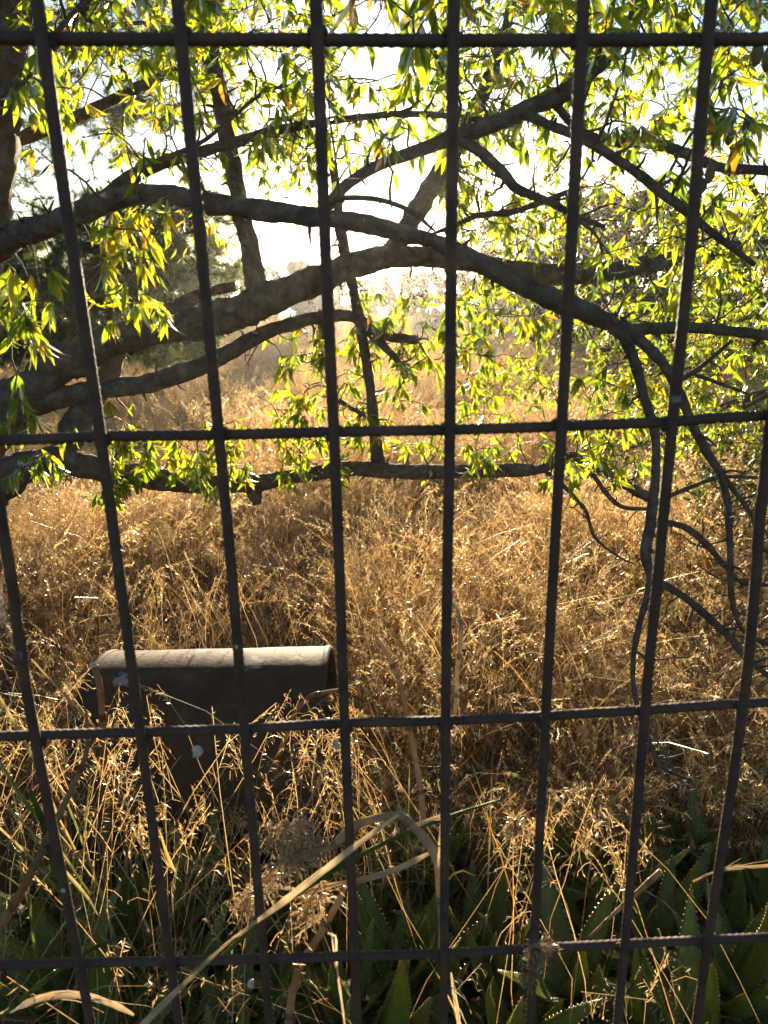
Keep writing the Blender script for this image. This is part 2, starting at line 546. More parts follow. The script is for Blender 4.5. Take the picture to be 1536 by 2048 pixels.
# weld beads where the rods cross
wV = []
for a in range(7):
    la = -math.pi / 2 + math.pi * a / 6
    for b_ in range(10):
        lo = 2 * math.pi * b_ / 10
        v = Vector((math.cos(la) * math.cos(lo), math.cos(la) * math.sin(lo), math.sin(la)))
        wV.append(tuple(v * (1 + .3 * noise.noise(v * 2.2))))
i, j = np.meshgrid(np.arange(6), np.arange(10), indexing='ij')
weld_me = mesh_data('weld_bead', wV, [np.stack([i * 10 + j, i * 10 + (j + 1) % 10, (i + 1) * 10 + (j + 1) % 10, (i + 1) * 10 + j], -1).reshape(-1, 4)], M_REBAR)


def crossing(A, B_):
    a0, a1 = np.array(VB[A]), np.array(HB[B_])
    best = None
    for y in np.linspace(a0[:, 1].min() - 60, a0[:, 1].max() + 60, 400):
        x = np.interp(y, a0[:, 1], a0[:, 0]); d = abs(np.interp(x, a1[:, 0], a1[:, 1]) - y)
        if best is None or d < best[0]: best = (d, x, y)
    return onfence(best[1], best[2]) if best[0] < 6 else None


for A in VB:
    for B_ in HB:
        c = crossing(A, B_)
        if c is None: continue
        for q in (-1, 1):
            p = c + FU * RB * .75 * q + np.array([0, 0, RB * .8 * q * rnd.choice((-1, 1))])
            wb = obj('weld_bead', weld_me); wb.parent = BARS[A]
            wb.matrix_basis = (Matrix.Translation(Vector(p)) @ Matrix.Rotation(rnd.uniform(0, 6), 4, 'Z') @ Matrix.Diagonal((.0042, .0048, .0040, 1)))

# ------------------------------------------------------------------ leaf meshes
def almond_leaf_shape(bend, twist, fold, wavy, wid, seed):
    st = np.array([0, .06, .14, .28, .45, .62, .78, .90, 1.0])
    wd = np.array([.010, .012, .35, .82, 1.0, .88, .58, .28, .0]) * wid
    r = random.Random(seed)
    y = np.zeros(len(st)); z = np.zeros(len(st)); ang = 0.0
    for q in range(1, len(st)):
        ds = st[q] - st[q - 1]; ang += bend * ds
        y[q] = y[q - 1] + ds * math.cos(ang); z[q] = z[q - 1] - ds * math.sin(ang)
    V = []; UV = []
    for q in range(len(st)):
        tw = twist * st[q]
        for sx in (-1, 0, 1):
            ux = sx * wd[q]; uz = abs(sx) * wd[q] * fold + wavy * wid * math.sin(st[q] * 17 + sx * 2 + seed) * abs(sx)
            V.append((ux * math.cos(tw) - uz * math.sin(tw), y[q], z[q] + ux * math.sin(tw) + uz * math.cos(tw)))
            UV.append((sx, st[q], 0))
    F = []
    for q in range(len(st) - 1):
        a = q * 3
        F += [(a, a + 1, a + 4, a + 3), (a + 1, a + 2, a + 5, a + 4)]
    return np.array(V), np.array(F), np.array(UV)


LSH = [almond_leaf_shape(b, t, f, wv, wd, s) for s, (b, t, f, wv, wd) in enumerate(
    [(.3, .2, .25, .10, .118), (.8, -.4, .45, .12, .10), (-.2, .5, .15, .16, .13), (1.3, .2, .6, .1, .10), (.5, -.8, .3, .2, .115), (.1, .1, .35, .08, .105), (1.8, .9, .5, .25, .12), (-.6, -.5, .7, .15, .09)])]
LTINT = [.12, .22, .30, .36, .44, .55, .70, .88]
LMESH = {}
for a_, sh in enumerate(LSH):
    for b_, t_ in enumerate(LTINT):
        LMESH[a_, b_] = mesh_data('leaf', sh[0], [sh[1]], M_LEAF, {'tint': np.full(len(sh[0]), t_) + (sh[2][:, 1] ** 2) * .06, 'luv': sh[2]})


def basis(d, up=None):
    d = d / np.linalg.norm(d)
    u = up if up is not None else rng.normal(size=3)
    x = np.cross(d, u); x /= np.linalg.norm(x) + 1e-9
    return np.stack([x, d, np.cross(x, d)], 1)       # columns X, Y (along leaf), Z


class Tree:
    """skeleton of limbs that twigs are grown onto"""
    def __init__(s):
        s.P = []; s.R = []; s.D = []; s.leaves = []; s.twig = MB(); s.tw_n = 0

    def limb_nodes(s, C, R, skip=0.0):
        T = np.gradient(C, axis=0); T /= np.linalg.norm(T, axis=1)[:, None] + 1e-9
        k0 = int(len(C) * skip)
        s.P += list(C[k0:]); s.R += list(R[k0:]); s.D += list(T[k0:])

    def grow(s, targets, rmax=.006, leaf=None, sag=.12, wob=.10, rtip=.0011, sides=5):
        tg = list(targets)
        P = np.array(s.P)
        dist = [np.min(np.sum((P - t[0]) ** 2, 1)) for t in tg]
        for q in np.argsort(dist):
            t, info = tg[q]
            P = np.array(s.P); R = np.array(s.R)
            d2 = np.sqrt(np.sum((P - t) ** 2, 1)) + .05 * (R < .003)
            cand = np.argsort(d2)[:6]
            k = int(rng.choice(cand))
            a = P[k]; L = np.linalg.norm(t - a)
            if L < .03: continue
            n = max(5, int(L / .03))
            u = (t - a) / L
            d0 = u * .8 + s.D[k] * .35 + rng.normal(size=3) * .25
            c1 = a + d0 * L * .4; c2 = t - u * L * .3 + np.array([0, 0, sag * L]) + rng.normal(size=3) * L * wob
            tt = np.linspace(0, 1, n)[:, None]
            C = a * (1 - tt) ** 3 + 3 * c1 * tt * (1 - tt) ** 2 + 3 * c2 * tt * tt * (1 - tt) + t * tt ** 3
            C[1:-1] += rng.normal(size=(n - 2, 3)) * .0035
            r0 = min(rmax * (.35 + L * .9), R[k] * .75); r0 = max(r0, rtip * 1.3)
            Rr = r0 * (1 - tt[:, 0]) + rtip * tt[:, 0]
            tube(s.twig, C, Rr, sides, cap=False)
            # short spurs
            T = np.gradient(C, axis=0)
            for e in range(int(L / .07)):
                m = rng.integers(1, n - 1)
                sd = rng.normal(size=3); sd -= T[m] * (sd @ T[m]) / (T[m] @ T[m]); sd /= np.linalg.norm(sd)
                ln = rng.uniform(.008, .03)
                tube(s.twig, np.array([C[m], C[m] + sd * ln * .6, C[m] + sd * ln + u * ln * .3]), [Rr[m] * .8, Rr[m] * .7 + .0004, .0009], 4, cap=False)
            s.limb_nodes(C[2:], Rr[2:])
            if leaf: leaf(s, C, Rr, info)


def limb_from_px(pts, depths=None):
    """rows (px, py, width px, depth) -> centre line and radius in metres"""
    out = []
    n = len(pts)
    for k, p in enumerate(pts):
        Y = p[3] if len(p) > 3 else depths[0] + (depths[1] - depths[0]) * k / (n - 1)
        c = at(p[0], p[1], Y)
        z = (c - CAM) @ _fw
        out.append((*c, p[2] * z / FPX / 2))
    return np.array(out)


def spray(s, C, R, info):
    """almond leaves in small clusters along a twig, hanging"""
    ls, yel, dens, droop = info
    n = len(C)
    T = np.gradient(C, axis=0); T /= np.linalg.norm(T, axis=1)[:, None] + 1e-9
    L = np.linalg.norm(C[-1] - C[0])
    nc = max(2, int(min(L, .5) / .035 * dens))
    ks = list(rng.integers(int(n * .25), n, nc)) + [n - 1]
    for k in ks:
        m = rng.integers(3, 7) if k == n - 1 else rng.integers(1, 4)
        az0 = rng.uniform(0, 6.28)
        for q in range(m):
            o = rng.normal(size=3); o -= T[k] * (o @ T[k]); o /= np.linalg.norm(o) + 1e-9
            d = T[k] * rng.uniform(.1, .8) + o * rng.uniform(.3, .9) + np.array([0, 0, -1]) * droop * rng.uniform(.5, 1.4)
            sc = ls * rng.uniform(.42, 1.15)
            tint = yel + .02 + rng.normal() * .16
            if rng.random() < .05: tint = rng.uniform(.6, .95)
            s.leaves.append((C[k] + o * R[k], basis(d), sc, int(rng.integers(len(LSH))), float(np.clip(tint, .05, .95))))


def emit_leaves(s, parent, count=300):
    """the leaves that show largest are objects of their own, the rest one part"""
    P = np.array([l[0] for l in s.leaves]); px, py, z = project(P)
    inside = (px > -20) & (px < 1556) & (py > -20) & (py < 2068) & (z > .2)
    score = np.where(inside, np.array([l[2] for l in s.leaves]) / z, 0)
    order = np.argsort(-score)
    for q in order[:count]:
        p, B, sc, v, t = s.leaves[q]
        me = LMESH[v, int(np.argmin([abs(t - x) for x in LTINT]))]
        m4 = Matrix(np.vstack([np.hstack([B * sc, p[:, None]]), [0, 0, 0, 1]]).tolist())
        obj('leaf', me, parent, mat4=m4)
    mb = MB()
    for q in order[count:]:
        p, B, sc, v, t = s.leaves[q]
        V, F, UV = LSH[v]
        mb.add((V * sc) @ B.T + p, None, F, tint=np.full(len(V), t) + UV[:, 1] ** 2 * .06, luv=UV)
    o = mb.build('foliage', M_LEAF, parent)
    o['kind'] = 'stuff'
    return len(s.leaves), int(inside.sum())


def region_targets(regs, more=1.0, size=1.0):
    out = []
    for (x0, y0, x1, y1, d0, d1, n, ls, yel, dens, droop) in regs:
        for _ in range(int(n * more + .5)):
            out.append((at(rnd.uniform(x0, x1), rnd.uniform(y0, y1), rnd.uniform(d0, d1)), (ls * size, yel, dens, droop)))
    return out


# ------------------------------------------------------------------ the near almond tree
ALMOND_LIMBS = [
    ('limb', [(-60, 520, 110, 2.25), (0, 480, 88, 2.2), (60, 462, 66, 2.1), (150, 433, 58, 2.0), (210, 405, 53, 1.95), (270, 388, 50, 1.9), (340, 391, 49, 1.85), (450, 411, 50, 1.8), (560, 425, 52, 1.75), (660, 437, 52, 1.7), (760, 455, 46, 1.68), (850, 478, 44, 1.65), (930, 512, 50, 1.62), (1000, 545, 54, 1.6), (1060, 578, 55, 1.6), (1130, 608, 56, 1.6), (1200, 638, 50, 1.58), (1255, 668, 44, 1.56)]),
    ('limb', [(1240, 655, 44, 1.56), (1268, 720, 37, 1.55), (1290, 800, 32, 1.54), (1309, 860, 30, 1.53), (1312, 930, 31, 1.52), (1306, 1000, 34, 1.5), (1299, 1055, 37, 1.5), (1291, 1110, 36, 1.49), (1302, 1160, 30, 1.48), (1286, 1220, 23, 1.46), (1272, 1280, 20, 1.45), (1265, 1340, 17, 1.43), (1272, 1400, 16, 1.42), (1290, 1460, 16, 1.4), (1312, 1515, 17, 1.38), (1330, 1538, 13, 1.36), (1385, 1562, 8, 1.34)]),
    ('limb', [(1235, 660, 34, 1.57), (1300, 657, 33, 1.57), (1380, 655, 31, 1.58), (1450, 661, 29, 1.6), (1536, 672, 27, 1.62), (1640, 700, 20, 1.66)]),
    ('limb', [(1250, 655, 34, 1.56), (1320, 720, 30, 1.55), (1360, 790, 27, 1.54), (1385, 850, 26, 1.53), (1412, 902, 25, 1.52), (1440, 948, 20, 1.51), (1455, 1010, 20, 1.5), (1460, 1100, 18, 1.49), (1462, 1180, 16, 1.48), (1472, 1232, 14, 1.47), (1495, 1270, 12, 1.46), (1560, 1295, 9, 1.45)]),
    ('limb', [(1425, 925, 20, 1.515), (1475, 990, 15, 1.53), (1505, 1035, 13, 1.54), (1518, 1085, 12, 1.54), (1560, 1130, 9, 1.55)]),
    ('limb', [(1302, 1155, 22, 1.48), (1370, 1195, 22, 1.47), (1420, 1238, 24, 1.46), (1460, 1275, 21, 1.45), (1492, 1315, 18, 1.44), (1560, 1370, 13, 1.42)]),
    ('limb', [(1303, 1050, 20, 1.5), (1340, 1046, 18, 1.51), (1375, 1058, 18, 1.52), (1412, 1088, 18, 1.52), (1450, 1132, 15, 1.53), (1485, 1164, 13, 1.53), (1560, 1172, 9, 1.54)]),
    ('limb', [(1308, 1005, 11, 1.5), (1380, 975, 11, 1.5), (1440, 955, 10, 1.51), (1520, 955, 8, 1.52)]),
    ('limb', [(1360, 760, 15, 1.54), (1400, 735, 13, 1.53), (1465, 680, 9, 1.5)]),
    ('limb', [(1385, 748, 10, 1.53), (1435, 765, 10, 1.55), (1495, 788, 7, 1.57)]),
    # rising limbs of the upper right
    ('limb', [(640, 440, 34, 1.71), (668, 395, 32, 1.72), (710, 357, 31, 1.73), (770, 325, 32, 1.74), (860, 292, 36, 1.75), (930, 268, 42, 1.76), (1000, 243, 46, 1.77), (1060, 215, 48, 1.78), (1120, 190, 48, 1.8), (1175, 150, 46, 1.82), (1230, 95, 40, 1.85), (1272, 30, 36, 1.9), (1310, -70, 30, 1.95), (1330, -260, 20, 2.0)]),
    ('limb', [(905, 272, 34, 1.76), (955, 300, 36, 1.75), (1000, 340, 36, 1.74), (1035, 378, 30, 1.73), (1090, 400, 25, 1.72), (1150, 430, 20, 1.71), (1210, 455, 14, 1.7)]),
    ('limb', [(1040, 225, 24, 1.77), (1100, 250, 23, 1.7), (1160, 275, 24, 1.64), (1220, 310, 25, 1.6), (1280, 350, 25, 1.57), (1330, 390, 26, 1.55), (1370, 420, 24, 1.53), (1430, 470, 19, 1.5), (1510, 530, 12, 1.47)]),
    ('limb', [(1110, 210, 22, 1.8), (1165, 265, 24, 1.85), (1230, 285, 27, 1.88), (1300, 286, 29, 1.9), (1380, 310, 28, 1.92), (1440, 335, 26, 1.94), (1536, 342, 24, 1.96), (1640, 360, 18, 2.0)]),
    ('limb', [(1150, 378, 15, 1.72), (1080, 405, 18, 1.72), (1020, 425, 18, 1.73), (960, 430, 17, 1.74), (905, 452, 13, 1.75), (860, 470, 8, 1.76)]),
    ('limb', [(650, 408, 18, 1.7), (690, 396, 15, 1.68), (760, 400, 14, 1.66), (820, 422, 13, 1.65), (870, 462, 8, 1.64)]),
    ('limb', [(150, 425, 24, 2.0), (220, 385, 26, 2.03), (280, 350, 26, 2.06), (330, 326, 26, 2.08), (400, 305, 26, 2.1), (480, 281, 24, 2.12), (560, 260, 22, 2.13), (640, 245, 19, 2.14), (720, 235, 16, 2.14), (800, 228, 15, 2.14), (900, 232, 14, 2.13), (990, 244, 12, 2.1)]),
    ('limb', [(190, 402, 13, 2.0), (250, 350, 12, 2.0), (330, 315, 12, 2.05), (410, 280, 10, 2.1), (520, 190, 8, 2.2), (580, 170, 6, 2.2)]),
    ('limb', [(-40, 325, 34, 2.4), (0, 302, 31, 2.4), (60, 270, 30, 2.42), (130, 245, 28, 2.44), (200, 212, 26, 2.46), (270, 178, 24, 2.48), (330, 150, 18, 2.5), (420, 105, 12, 2.55)]),
    ('limb', [(-20, 215, 34, 2.2), (30, 172, 28, 2.1), (70, 130, 28, 2.02), (130, 58, 28, 1.95), (185, -10, 26, 1.9), (240, -120, 18, 1.85)]),
    # pale upright shoot
    ('limb', [(520, 605, 66, 2.42), (511, 560, 56, 2.45), (498, 490, 50, 2.47), (480, 410, 46, 2.5), (463, 320, 46, 2.52), (447, 230, 44, 2.55), (428, 140, 45, 2.58), (408, 55, 46, 2.6), (395, -40, 42, 2.65), (375, -260, 28, 2.7)]),
    # big low limb
    ('limb', [(-70, 900, 165, 2.3), (0, 832, 122, 2.3), (60, 782, 104, 2.3), (120, 732, 95, 2.31), (190, 696, 86, 2.32), (260, 673, 80, 2.33), (340, 655, 80, 2.35), (420, 640, 82, 2.37), (500, 612, 86, 2.4), (580, 580, 76, 2.44), (660, 548, 64, 2.48), (740, 520, 60, 2.52), (820, 512, 52, 2.58), (900, 520, 47, 2.64), (1000, 535, 44, 2.7), (1060, 545, 48, 2.73), (1130, 550, 54, 2.76), (1210, 545, 50, 2.8), (1290, 530, 44, 2.83), (1380, 510, 36, 2.86), (1460, 495, 32, 2.9), (1580, 488, 26, 2.95)]),
    ('limb', [(770, 520, 50, 2.54), (805, 470, 50, 2.6), (835, 420, 50, 2.66), (865, 368, 48, 2.72), (897, 318, 44, 2.78), (940, 240, 38, 2.85), (985, 140, 32, 2.92), (1020, 20, 26, 3.0), (1040, -120, 18, 3.05)]),
    ('limb', [(70, 810, 58, 2.3), (130, 792, 54, 2.3), (200, 780, 50, 2.31), (280, 770, 46, 2.32), (360, 748, 46, 2.34), (430, 720, 42, 2.37), (500, 682, 38, 2.4), (560, 655, 34, 2.45), (640, 635, 30, 2.5), (700, 632, 28, 2.52), (745, 655, 28, 2.54), (785, 674, 27, 2.56), (835, 680, 24, 2.58)]),
    ('limb', [(-70, 1010, 150, 2.25), (0, 962, 108, 2.2), (60, 932, 82, 2.2), (120, 918, 72, 2.2), (180, 935, 62, 2.2), (260, 950, 56, 2.22), (340, 962, 54, 2.25), (420, 966, 52, 2.28), (500, 967, 46, 2.3), (560, 957, 41, 2.33), (640, 945, 40, 2.36), (700, 938, 42, 2.38), (780, 942, 40, 2.42), (860, 945, 38, 2.46), (960, 942, 36, 2.5), (1040, 940, 34, 2.54), (1085, 938, 24, 2.56), (1140, 912, 24, 2.6), (1200, 938, 30, 2.64), (1265, 978, 26, 2.68), (1330, 1010, 18, 2.7)]),
    ('limb', [(128, 905, 72, 2.24), (150, 850, 66, 2.3), (190, 790, 60, 2.38), (222, 745, 48, 2.44), (245, 690, 40, 2.5), (300, 640, 34, 2.6), (400, 590, 30, 2.7), (470, 572, 24, 2.75)]),
    ('limb', [(758, 938, 38, 2.42), (748, 850, 30, 2.43), (737, 750, 28, 2.45), (722, 660, 29, 2.48), (706, 580, 29, 2.5), (690, 505, 30, 2.53), (678, 430, 26, 2.56), (665, 340, 20, 2.6), (640, 200, 14, 2.65), (630, 60, 9, 2.7)]),
    ('limb', [(745, 838, 13, 2.43), (700, 815, 14, 2.44), (668, 790, 18, 2.46), (655, 730, 19, 2.48), (645, 670, 17, 2.5), (640, 620, 12, 2.52)]),
    ('limb', [(724, 650, 26, 2.48), (765, 690, 22, 2.46), (795, 722, 17, 2.45), (815, 757, 9, 2.44)]),
    ('limb', [(1085, 938, 12, 2.56), (1130, 975, 12, 2.5), (1170, 1020, 11, 2.45), (1190, 1075, 9, 2.42), (1240, 1115, 6, 2.4), (1270, 1128, 4, 2.4)]),
    ('limb', [(1150, 935, 11, 2.6), (1185, 950, 13, 2.55), (1215, 990, 13, 2.5), (1250, 1015, 12, 2.45), (1330, 1018, 8, 2.4)]),
]
T1 = Tree()
base1 = at(-150, 930, 2.35); base1[2] = gz(base1[0], base1[1])
almond = empty('almond_tree', base1)
tag(almond, 'gnarled almond tree with dark limbs sweeping across from the trunk at its side', 'tree')
# trunk, just outside the frame, leaning back in at the top
tr_pts = np.array([(*base1, .20), (*(base1 + [0.0, .0, .25]), .165), (*at(-140, 960, 2.33), .15), (*at(-115, 800, 2.32), .14), (*at(-100, 600, 2.3), .125), (*at(-72, 440, 2.27), .115),
                   (*at(-50, 280, 2.25), .108), (*at(-28, 140, 2.22), .10), (*at(-10, 0, 2.2), .095), (*at(20, -200, 2.2), .08), (*at(90, -450, 2.2), .06)])
S = spline(tr_pts, .02)
mb = MB(); tube(mb, S[:, :3], S[:, 3], 20, lump=.14, lf=10)
mb.build('trunk', M_BARK, almond)
LIMB_W = [.76, .60, .74, .74, .72, .70, .72, .8, .8, .8, .72, .64, .80, .75, .70, .75, .82, .82, .82, .82, .74, .78, .80, .80, .76, .80, .70, .70, .75, .75, .75]
for (nm, pts), lw_ in zip(ALMOND_LIMBS, LIMB_W):
    A = limb_from_px(pts)
    A[:, 3] *= lw_
    S = spline(A, .012)
    mb = MB()
    big = S[:, 3].max()
    tube(mb, S[:, :3], S[:, 3], 18 if big > .02 else 9, lump=.24 if big > .02 else .15, lf=14 if big > .02 else 30)
    # spurs, knots and pruned stubs
    T = np.gradient(S[:, :3], axis=0); T /= np.linalg.norm(T, axis=1)[:, None]
    L = np.sum(np.linalg.norm(np.diff(S[:, :3], axis=0), axis=1))
    for e in range(int(L / .06)):
        k = rng.integers(2, len(S) - 2)
        d = rng.normal(size=3); d -= T[k] * (d @ T[k]); d /= np.linalg.norm(d)
        ln = rng.uniform(.012, .05); r = S[k, 3]
        p0 = S[k, :3] + d * r * .8
        rr = min(r * .35, rng.uniform(.002, .0045))
        tube(mb, np.array([p0, p0 + d * ln * .5 + T[k] * ln * .1, p0 + d * ln + T[k] * ln * rng.uniform(-.2, .6)]), [rr * 1.3, rr, rr * .45], 5)
    mb.build(nm, M_BARK, almond)
    T1.limb_nodes(S[::3, :3], S[::3, 3])
# a knobby pruned stump on the lowest limb
k0 = at(508, 975, 2.3); mb = MB()
tube(mb, np.array([k0, k0 + [.005, -.02, -.02], k0 + [.012, -.03, -.05]]), [.026, .022, .013], 10, lump=.25, lf=30)
mb.build('stump', M_BARK, almond)

regsA = [  # px box, depth, twigs, leaf length, yellowness, density, droop
    (60, -60, 420, 130, 1.6, 2.3, 26, .078, .36, .8, .9), (60, 130, 420, 330, 1.7, 2.3, 24, .072, .40, .7, 1.0), (20, 100, 110, 240, 1.4, 1.8, 5, .078, .42, .7, 1.2),
    (190, 400, 340, 640, 1.45, 1.8, 17, .075, .45, .7, 1.4), (0, 520, 110, 700, 1.25, 1.5, 8, .072, .40, .6, 1.3), (0, 700, 70, 860, 1.3, 1.5, 3, .078, .2, .6, 1.5),
    (420, -60, 660, 160, 1.7, 2.6, 26, .072, .33, .9, .8), (480, 140, 660, 330, 1.9, 2.6, 20, .078, .34, .8, 1.0), (640, 60, 860, 330, 1.5, 2.6, 14, .078, .36, .6, 1.2),
    (700, -80, 900, 120, 1.2, 1.8, 8, .085, .34, .6, 1.2), (860, -60, 1180, 160, 1.6, 2.6, 34, .072, .32, .9, .8), (880, 130, 1100, 330, 1.9, 2.8, 26, .075, .33, .9, .9),
    (1120, -60, 1400, 180, 1.5, 2.6, 34, .078, .33, .9, .9), (1160, 150, 1536, 420, 1.6, 2.6, 30, .072, .34, .7, .9), (1380, -40, 1580, 130, 1.3, 2.0, 12, .078, .36, .8, .9),
    (1400, 140, 1560, 330, 1.3, 1.7, 6, .078, .25, .5, 1.0), (880, 360, 1100, 500, 2.0, 2.9, 20, .07, .33, .8, 1.0), (1100, 420, 1330, 640, 1.6, 2.6, 10, .075, .36, .6, .5),
    (900, 560, 1110, 780, 2.2, 2.9, 36, .075, .34, .8, .9), (1130, 640, 1330, 960, 2.0, 2.8, 36, .075, .34, .8, 1.0), (1330, 380, 1560, 760, 1.8, 2.6, 44, .072, .36, .8, .9),
    (540, 650, 720, 890, 2.25, 2.6, 52, .07, .36, .8, 1.2), (700, 620, 900, 900, 2.3, 2.8, 44, .07, .35, .8, 1.1), (440, 180, 640, 420, 2.2, 2.8, 8, .07, .34, .5, 1.0),
    (215, 845, 300, 960, 2.05, 2.2, 16, .072, .36, .8, 1.5), (330, 840, 500, 970, 2.05, 2.3, 32, .072, .40, .8, 1.4), (180, 960, 270, 1000, 2.0, 2.15, 7, .075, .36, .8, 1.4),
    (390, 950, 440, 985, 2.05, 2.2, 4, .075, .3, .8, 1.4), (560, 890, 690, 960, 2.1, 2.35, 10, .072, .3, .8, 1.4), (930, 880, 1000, 950, 2.3, 2.5, 10, .072, .3, .9, 1.5),
    (1080, 850, 1300, 960, 2.3, 2.7, 12, .075, .34, .8, 1.1), (20, 880, 110, 960, 1.7, 2.0, 4, .078, .25, .7, 1.4), (200, 800, 300, 880, 2.0, 2.3, 3, .07, .45, .6, 1.2),
    (880, 780, 1100, 900, 2.3, 2.8, 12, .072, .34, .8, 1.1), (420, -60, 700, 200, 2.5, 3.4, 46, .062, .34, 1.0, .9), (860, -40, 1200, 240, 2.5, 3.4, 60, .062, .32, 1.0, .9), (1150, -40, 1560, 300, 2.4, 3.3, 40, .062, .33, .9, .9), (60, -40, 420, 220, 2.4, 3.2, 46, .062, .42, .9, .9), (700, 160, 900, 330, 2.4, 3.2, 16, .06, .36, .8, 1.0), (900, 240, 1150, 470, 2.5, 3.2, 30, .062, .33, .9, 1.0), (440, 200, 640, 380, 2.5, 3.2, 24, .06, .34, .8, 1.0), (180, 300, 460, 500, 2.4, 3.0, 18, .06, .45, .7, 1.1), (700, 580, 900, 720, 2.5, 3.2, 18, .062, .36, .9, 1.0), (480, -300, 1500, -60, 1.6, 3.0, 40, .072, .33, .7, .8), (-100, -300, 480, -60, 1.6, 2.8, 20, .072, .36, .7, .8)]
T1.grow(region_targets(regsA, 1.4, .86), rmax=.008, rtip=.0013, leaf=spray)
# bare twiggy ends
bare = [(1325, 1550, 1400, 1590, 1.3, 1.4, 7), (1330, 1500, 1390, 1540, 1.32, 1.4, 3), (1300, 1000, 1540, 1330, 1.42, 1.6, 16), (60, 480, 330, 640, 1.9, 2.3, 12), (880, 300, 1130, 480, 1.7, 1.9, 12), (480, 640, 560, 800, 2.2, 2.4, 5), (1100, 960, 1260, 1120, 2.3, 2.5, 6), (430, 280, 640, 400, 2.1, 2.4, 9), (100, 250, 320, 420, 2.0, 2.4, 8), (1200, 400, 1520, 620, 1.5, 1.8, 8)]
T1.grow([(at(rnd.uniform(a, c), rnd.uniform(b, d), rnd.uniform(e, f)), None) for (a, b, c, d, e, f, n) in bare for _ in range(n * 2)], rmax=.007, leaf=None)
tw = T1.twig.build('twigs', M_TWIG, almond); tw['kind'] = 'stuff'
print('near almond leaves', emit_leaves(T1, almond))
for (px, py, Y, h_) in [(1512, 108, 1.35, .036), (1418, 348, 1.6, .036), (1457, 272, 1.6, .034), (1372, 545, 1.55, .038), (1402, 372, 1.62, .032), (1533, 120, 1.4, .036)]:
    c = at(px, py, Y); mb = MB()
    t = np.linspace(0, 1, 9)
    tube(mb, np.stack([c[0] + .002 * np.sin(t * 3), c[1] + 0 * t, c[2] + h_ / 2 - h_ * t], 1), .0125 * np.sin(np.clip(t * .93 + .04, 0, 1) * math.pi) ** .65, 12, lump=.05, lf=60, squash=.75)
    tube(mb, np.array([c + [0, 0, h_ / 2 - .002], c + [.002, 0, h_ / 2 + .012]]), [.0016, .0012], 5)
    mb.build('almond', M_HUSK, almond)

# ------------------------------------------------------------------ the almond tree behind on the other side
T2 = Tree()
base2 = at(1690, 900, 4.4); base2[2] = gz(base2[0], base2[1]) - .02
almond2 = empty('almond_tree', base2)
tag(almond2, 'small leaved bushy almond tree behind the hanging bare branches, dense bright foliage', 'tree')
forks = [[(*base2, .09), (*(base2 + [-.03, 0, .5]), .075), (*(base2 + [-.12, .02, .9]), .06)]]
p = base2 + np.array([-.12, .02, .9])
for tgt in [(1300, 420, 4.2), (1440, 250, 4.5), (1200, 700, 4.0), (1380, 650, 3.8), (1480, 820, 3.9), (1250, 900, 4.2), (1540, 450, 4.0), (1150, 560, 4.4), (1600, 200, 4.6)]:
    e = at(*tgt)
    forks.append([(*p, .045), (*(p * .6 + e * .4 + [0, 0, .12]), .026), (*e, .010)])
for f in forks:
    S = spline(np.array(f), .03); mb = MB()
    tube(mb, S[:, :3], S[:, 3], 10, lump=.12, lf=14)
    mb.build('trunk' if f is forks[0] else 'limb', M_BARK, almond2)
    T2.limb_nodes(S[::2, :3], S[::2, 3], .2)
regsB = [(1330, 420, 1600, 720, 3.4, 4.8, 130, .075, .30, 1.0, .6), (1180, 600, 1400, 900, 3.4, 4.6, 90, .07, .31, 1.0, .8), (1360, 680, 1600, 900, 3.3, 4.5, 130, .07, .32, 1.0, .6),
         (1100, 430, 1300, 560, 3.8, 4.8, 10, .07, .3, .8, .8), (1180, 80, 1600, 420, 3.6, 5.0, 36, .07, .3, .8, .8), (900, 560, 1200, 800, 3.6, 4.6, 60, .07, .32, .9, .9),
         (1240, 850, 1400, 980, 3.3, 4.4, 10, .065, .32, .8, .8), (1560, 100, 1800, 900, 3.6, 5.2, 30, .07, .3, .8, .7)]
T2.grow(region_targets(regsB, 1.4, .9), rmax=.007, rtip=.0015, leaf=spray)
tw = T2.twig.build('twigs', M_TWIG, almond2); tw['kind'] = 'stuff'
print('far almond leaves', emit_leaves(T2, almond2))


# ------------------------------------------------------------------ pine and evergreen shrubs at the back
def needles(s, C, R, info):
    ln, yel, m = info
    n = len(C)
    T = np.gradient(C, axis=0); T /= np.linalg.norm(T, axis=1)[:, None] + 1e-9
    for k in list(range(int(n * .25), n)) + [n - 1] * 3:
        for q in range(m):
            d = rng.normal(size=3) * .75 + T[k] * 1.0 + np.array([0, 0, .25]); d /= np.linalg.norm(d)
            s.leaves.append((C[k], d, ln * rng.uniform(.7, 1.2), yel + rng.normal() * .15))


def small_leaf(s, C, R, info):
    ln, yel, m = info
    n = len(C)
    for k in list(range(int(n * .3), n)) + [n - 1] * 3:
        for q in range(m):
            s.leaves.append((C[k] + rng.normal(size=3) * .03, rng.normal(size=3) + [0, 0, -.3], ln * rng.uniform(.6, 1.3), yel + rng.normal() * .14))


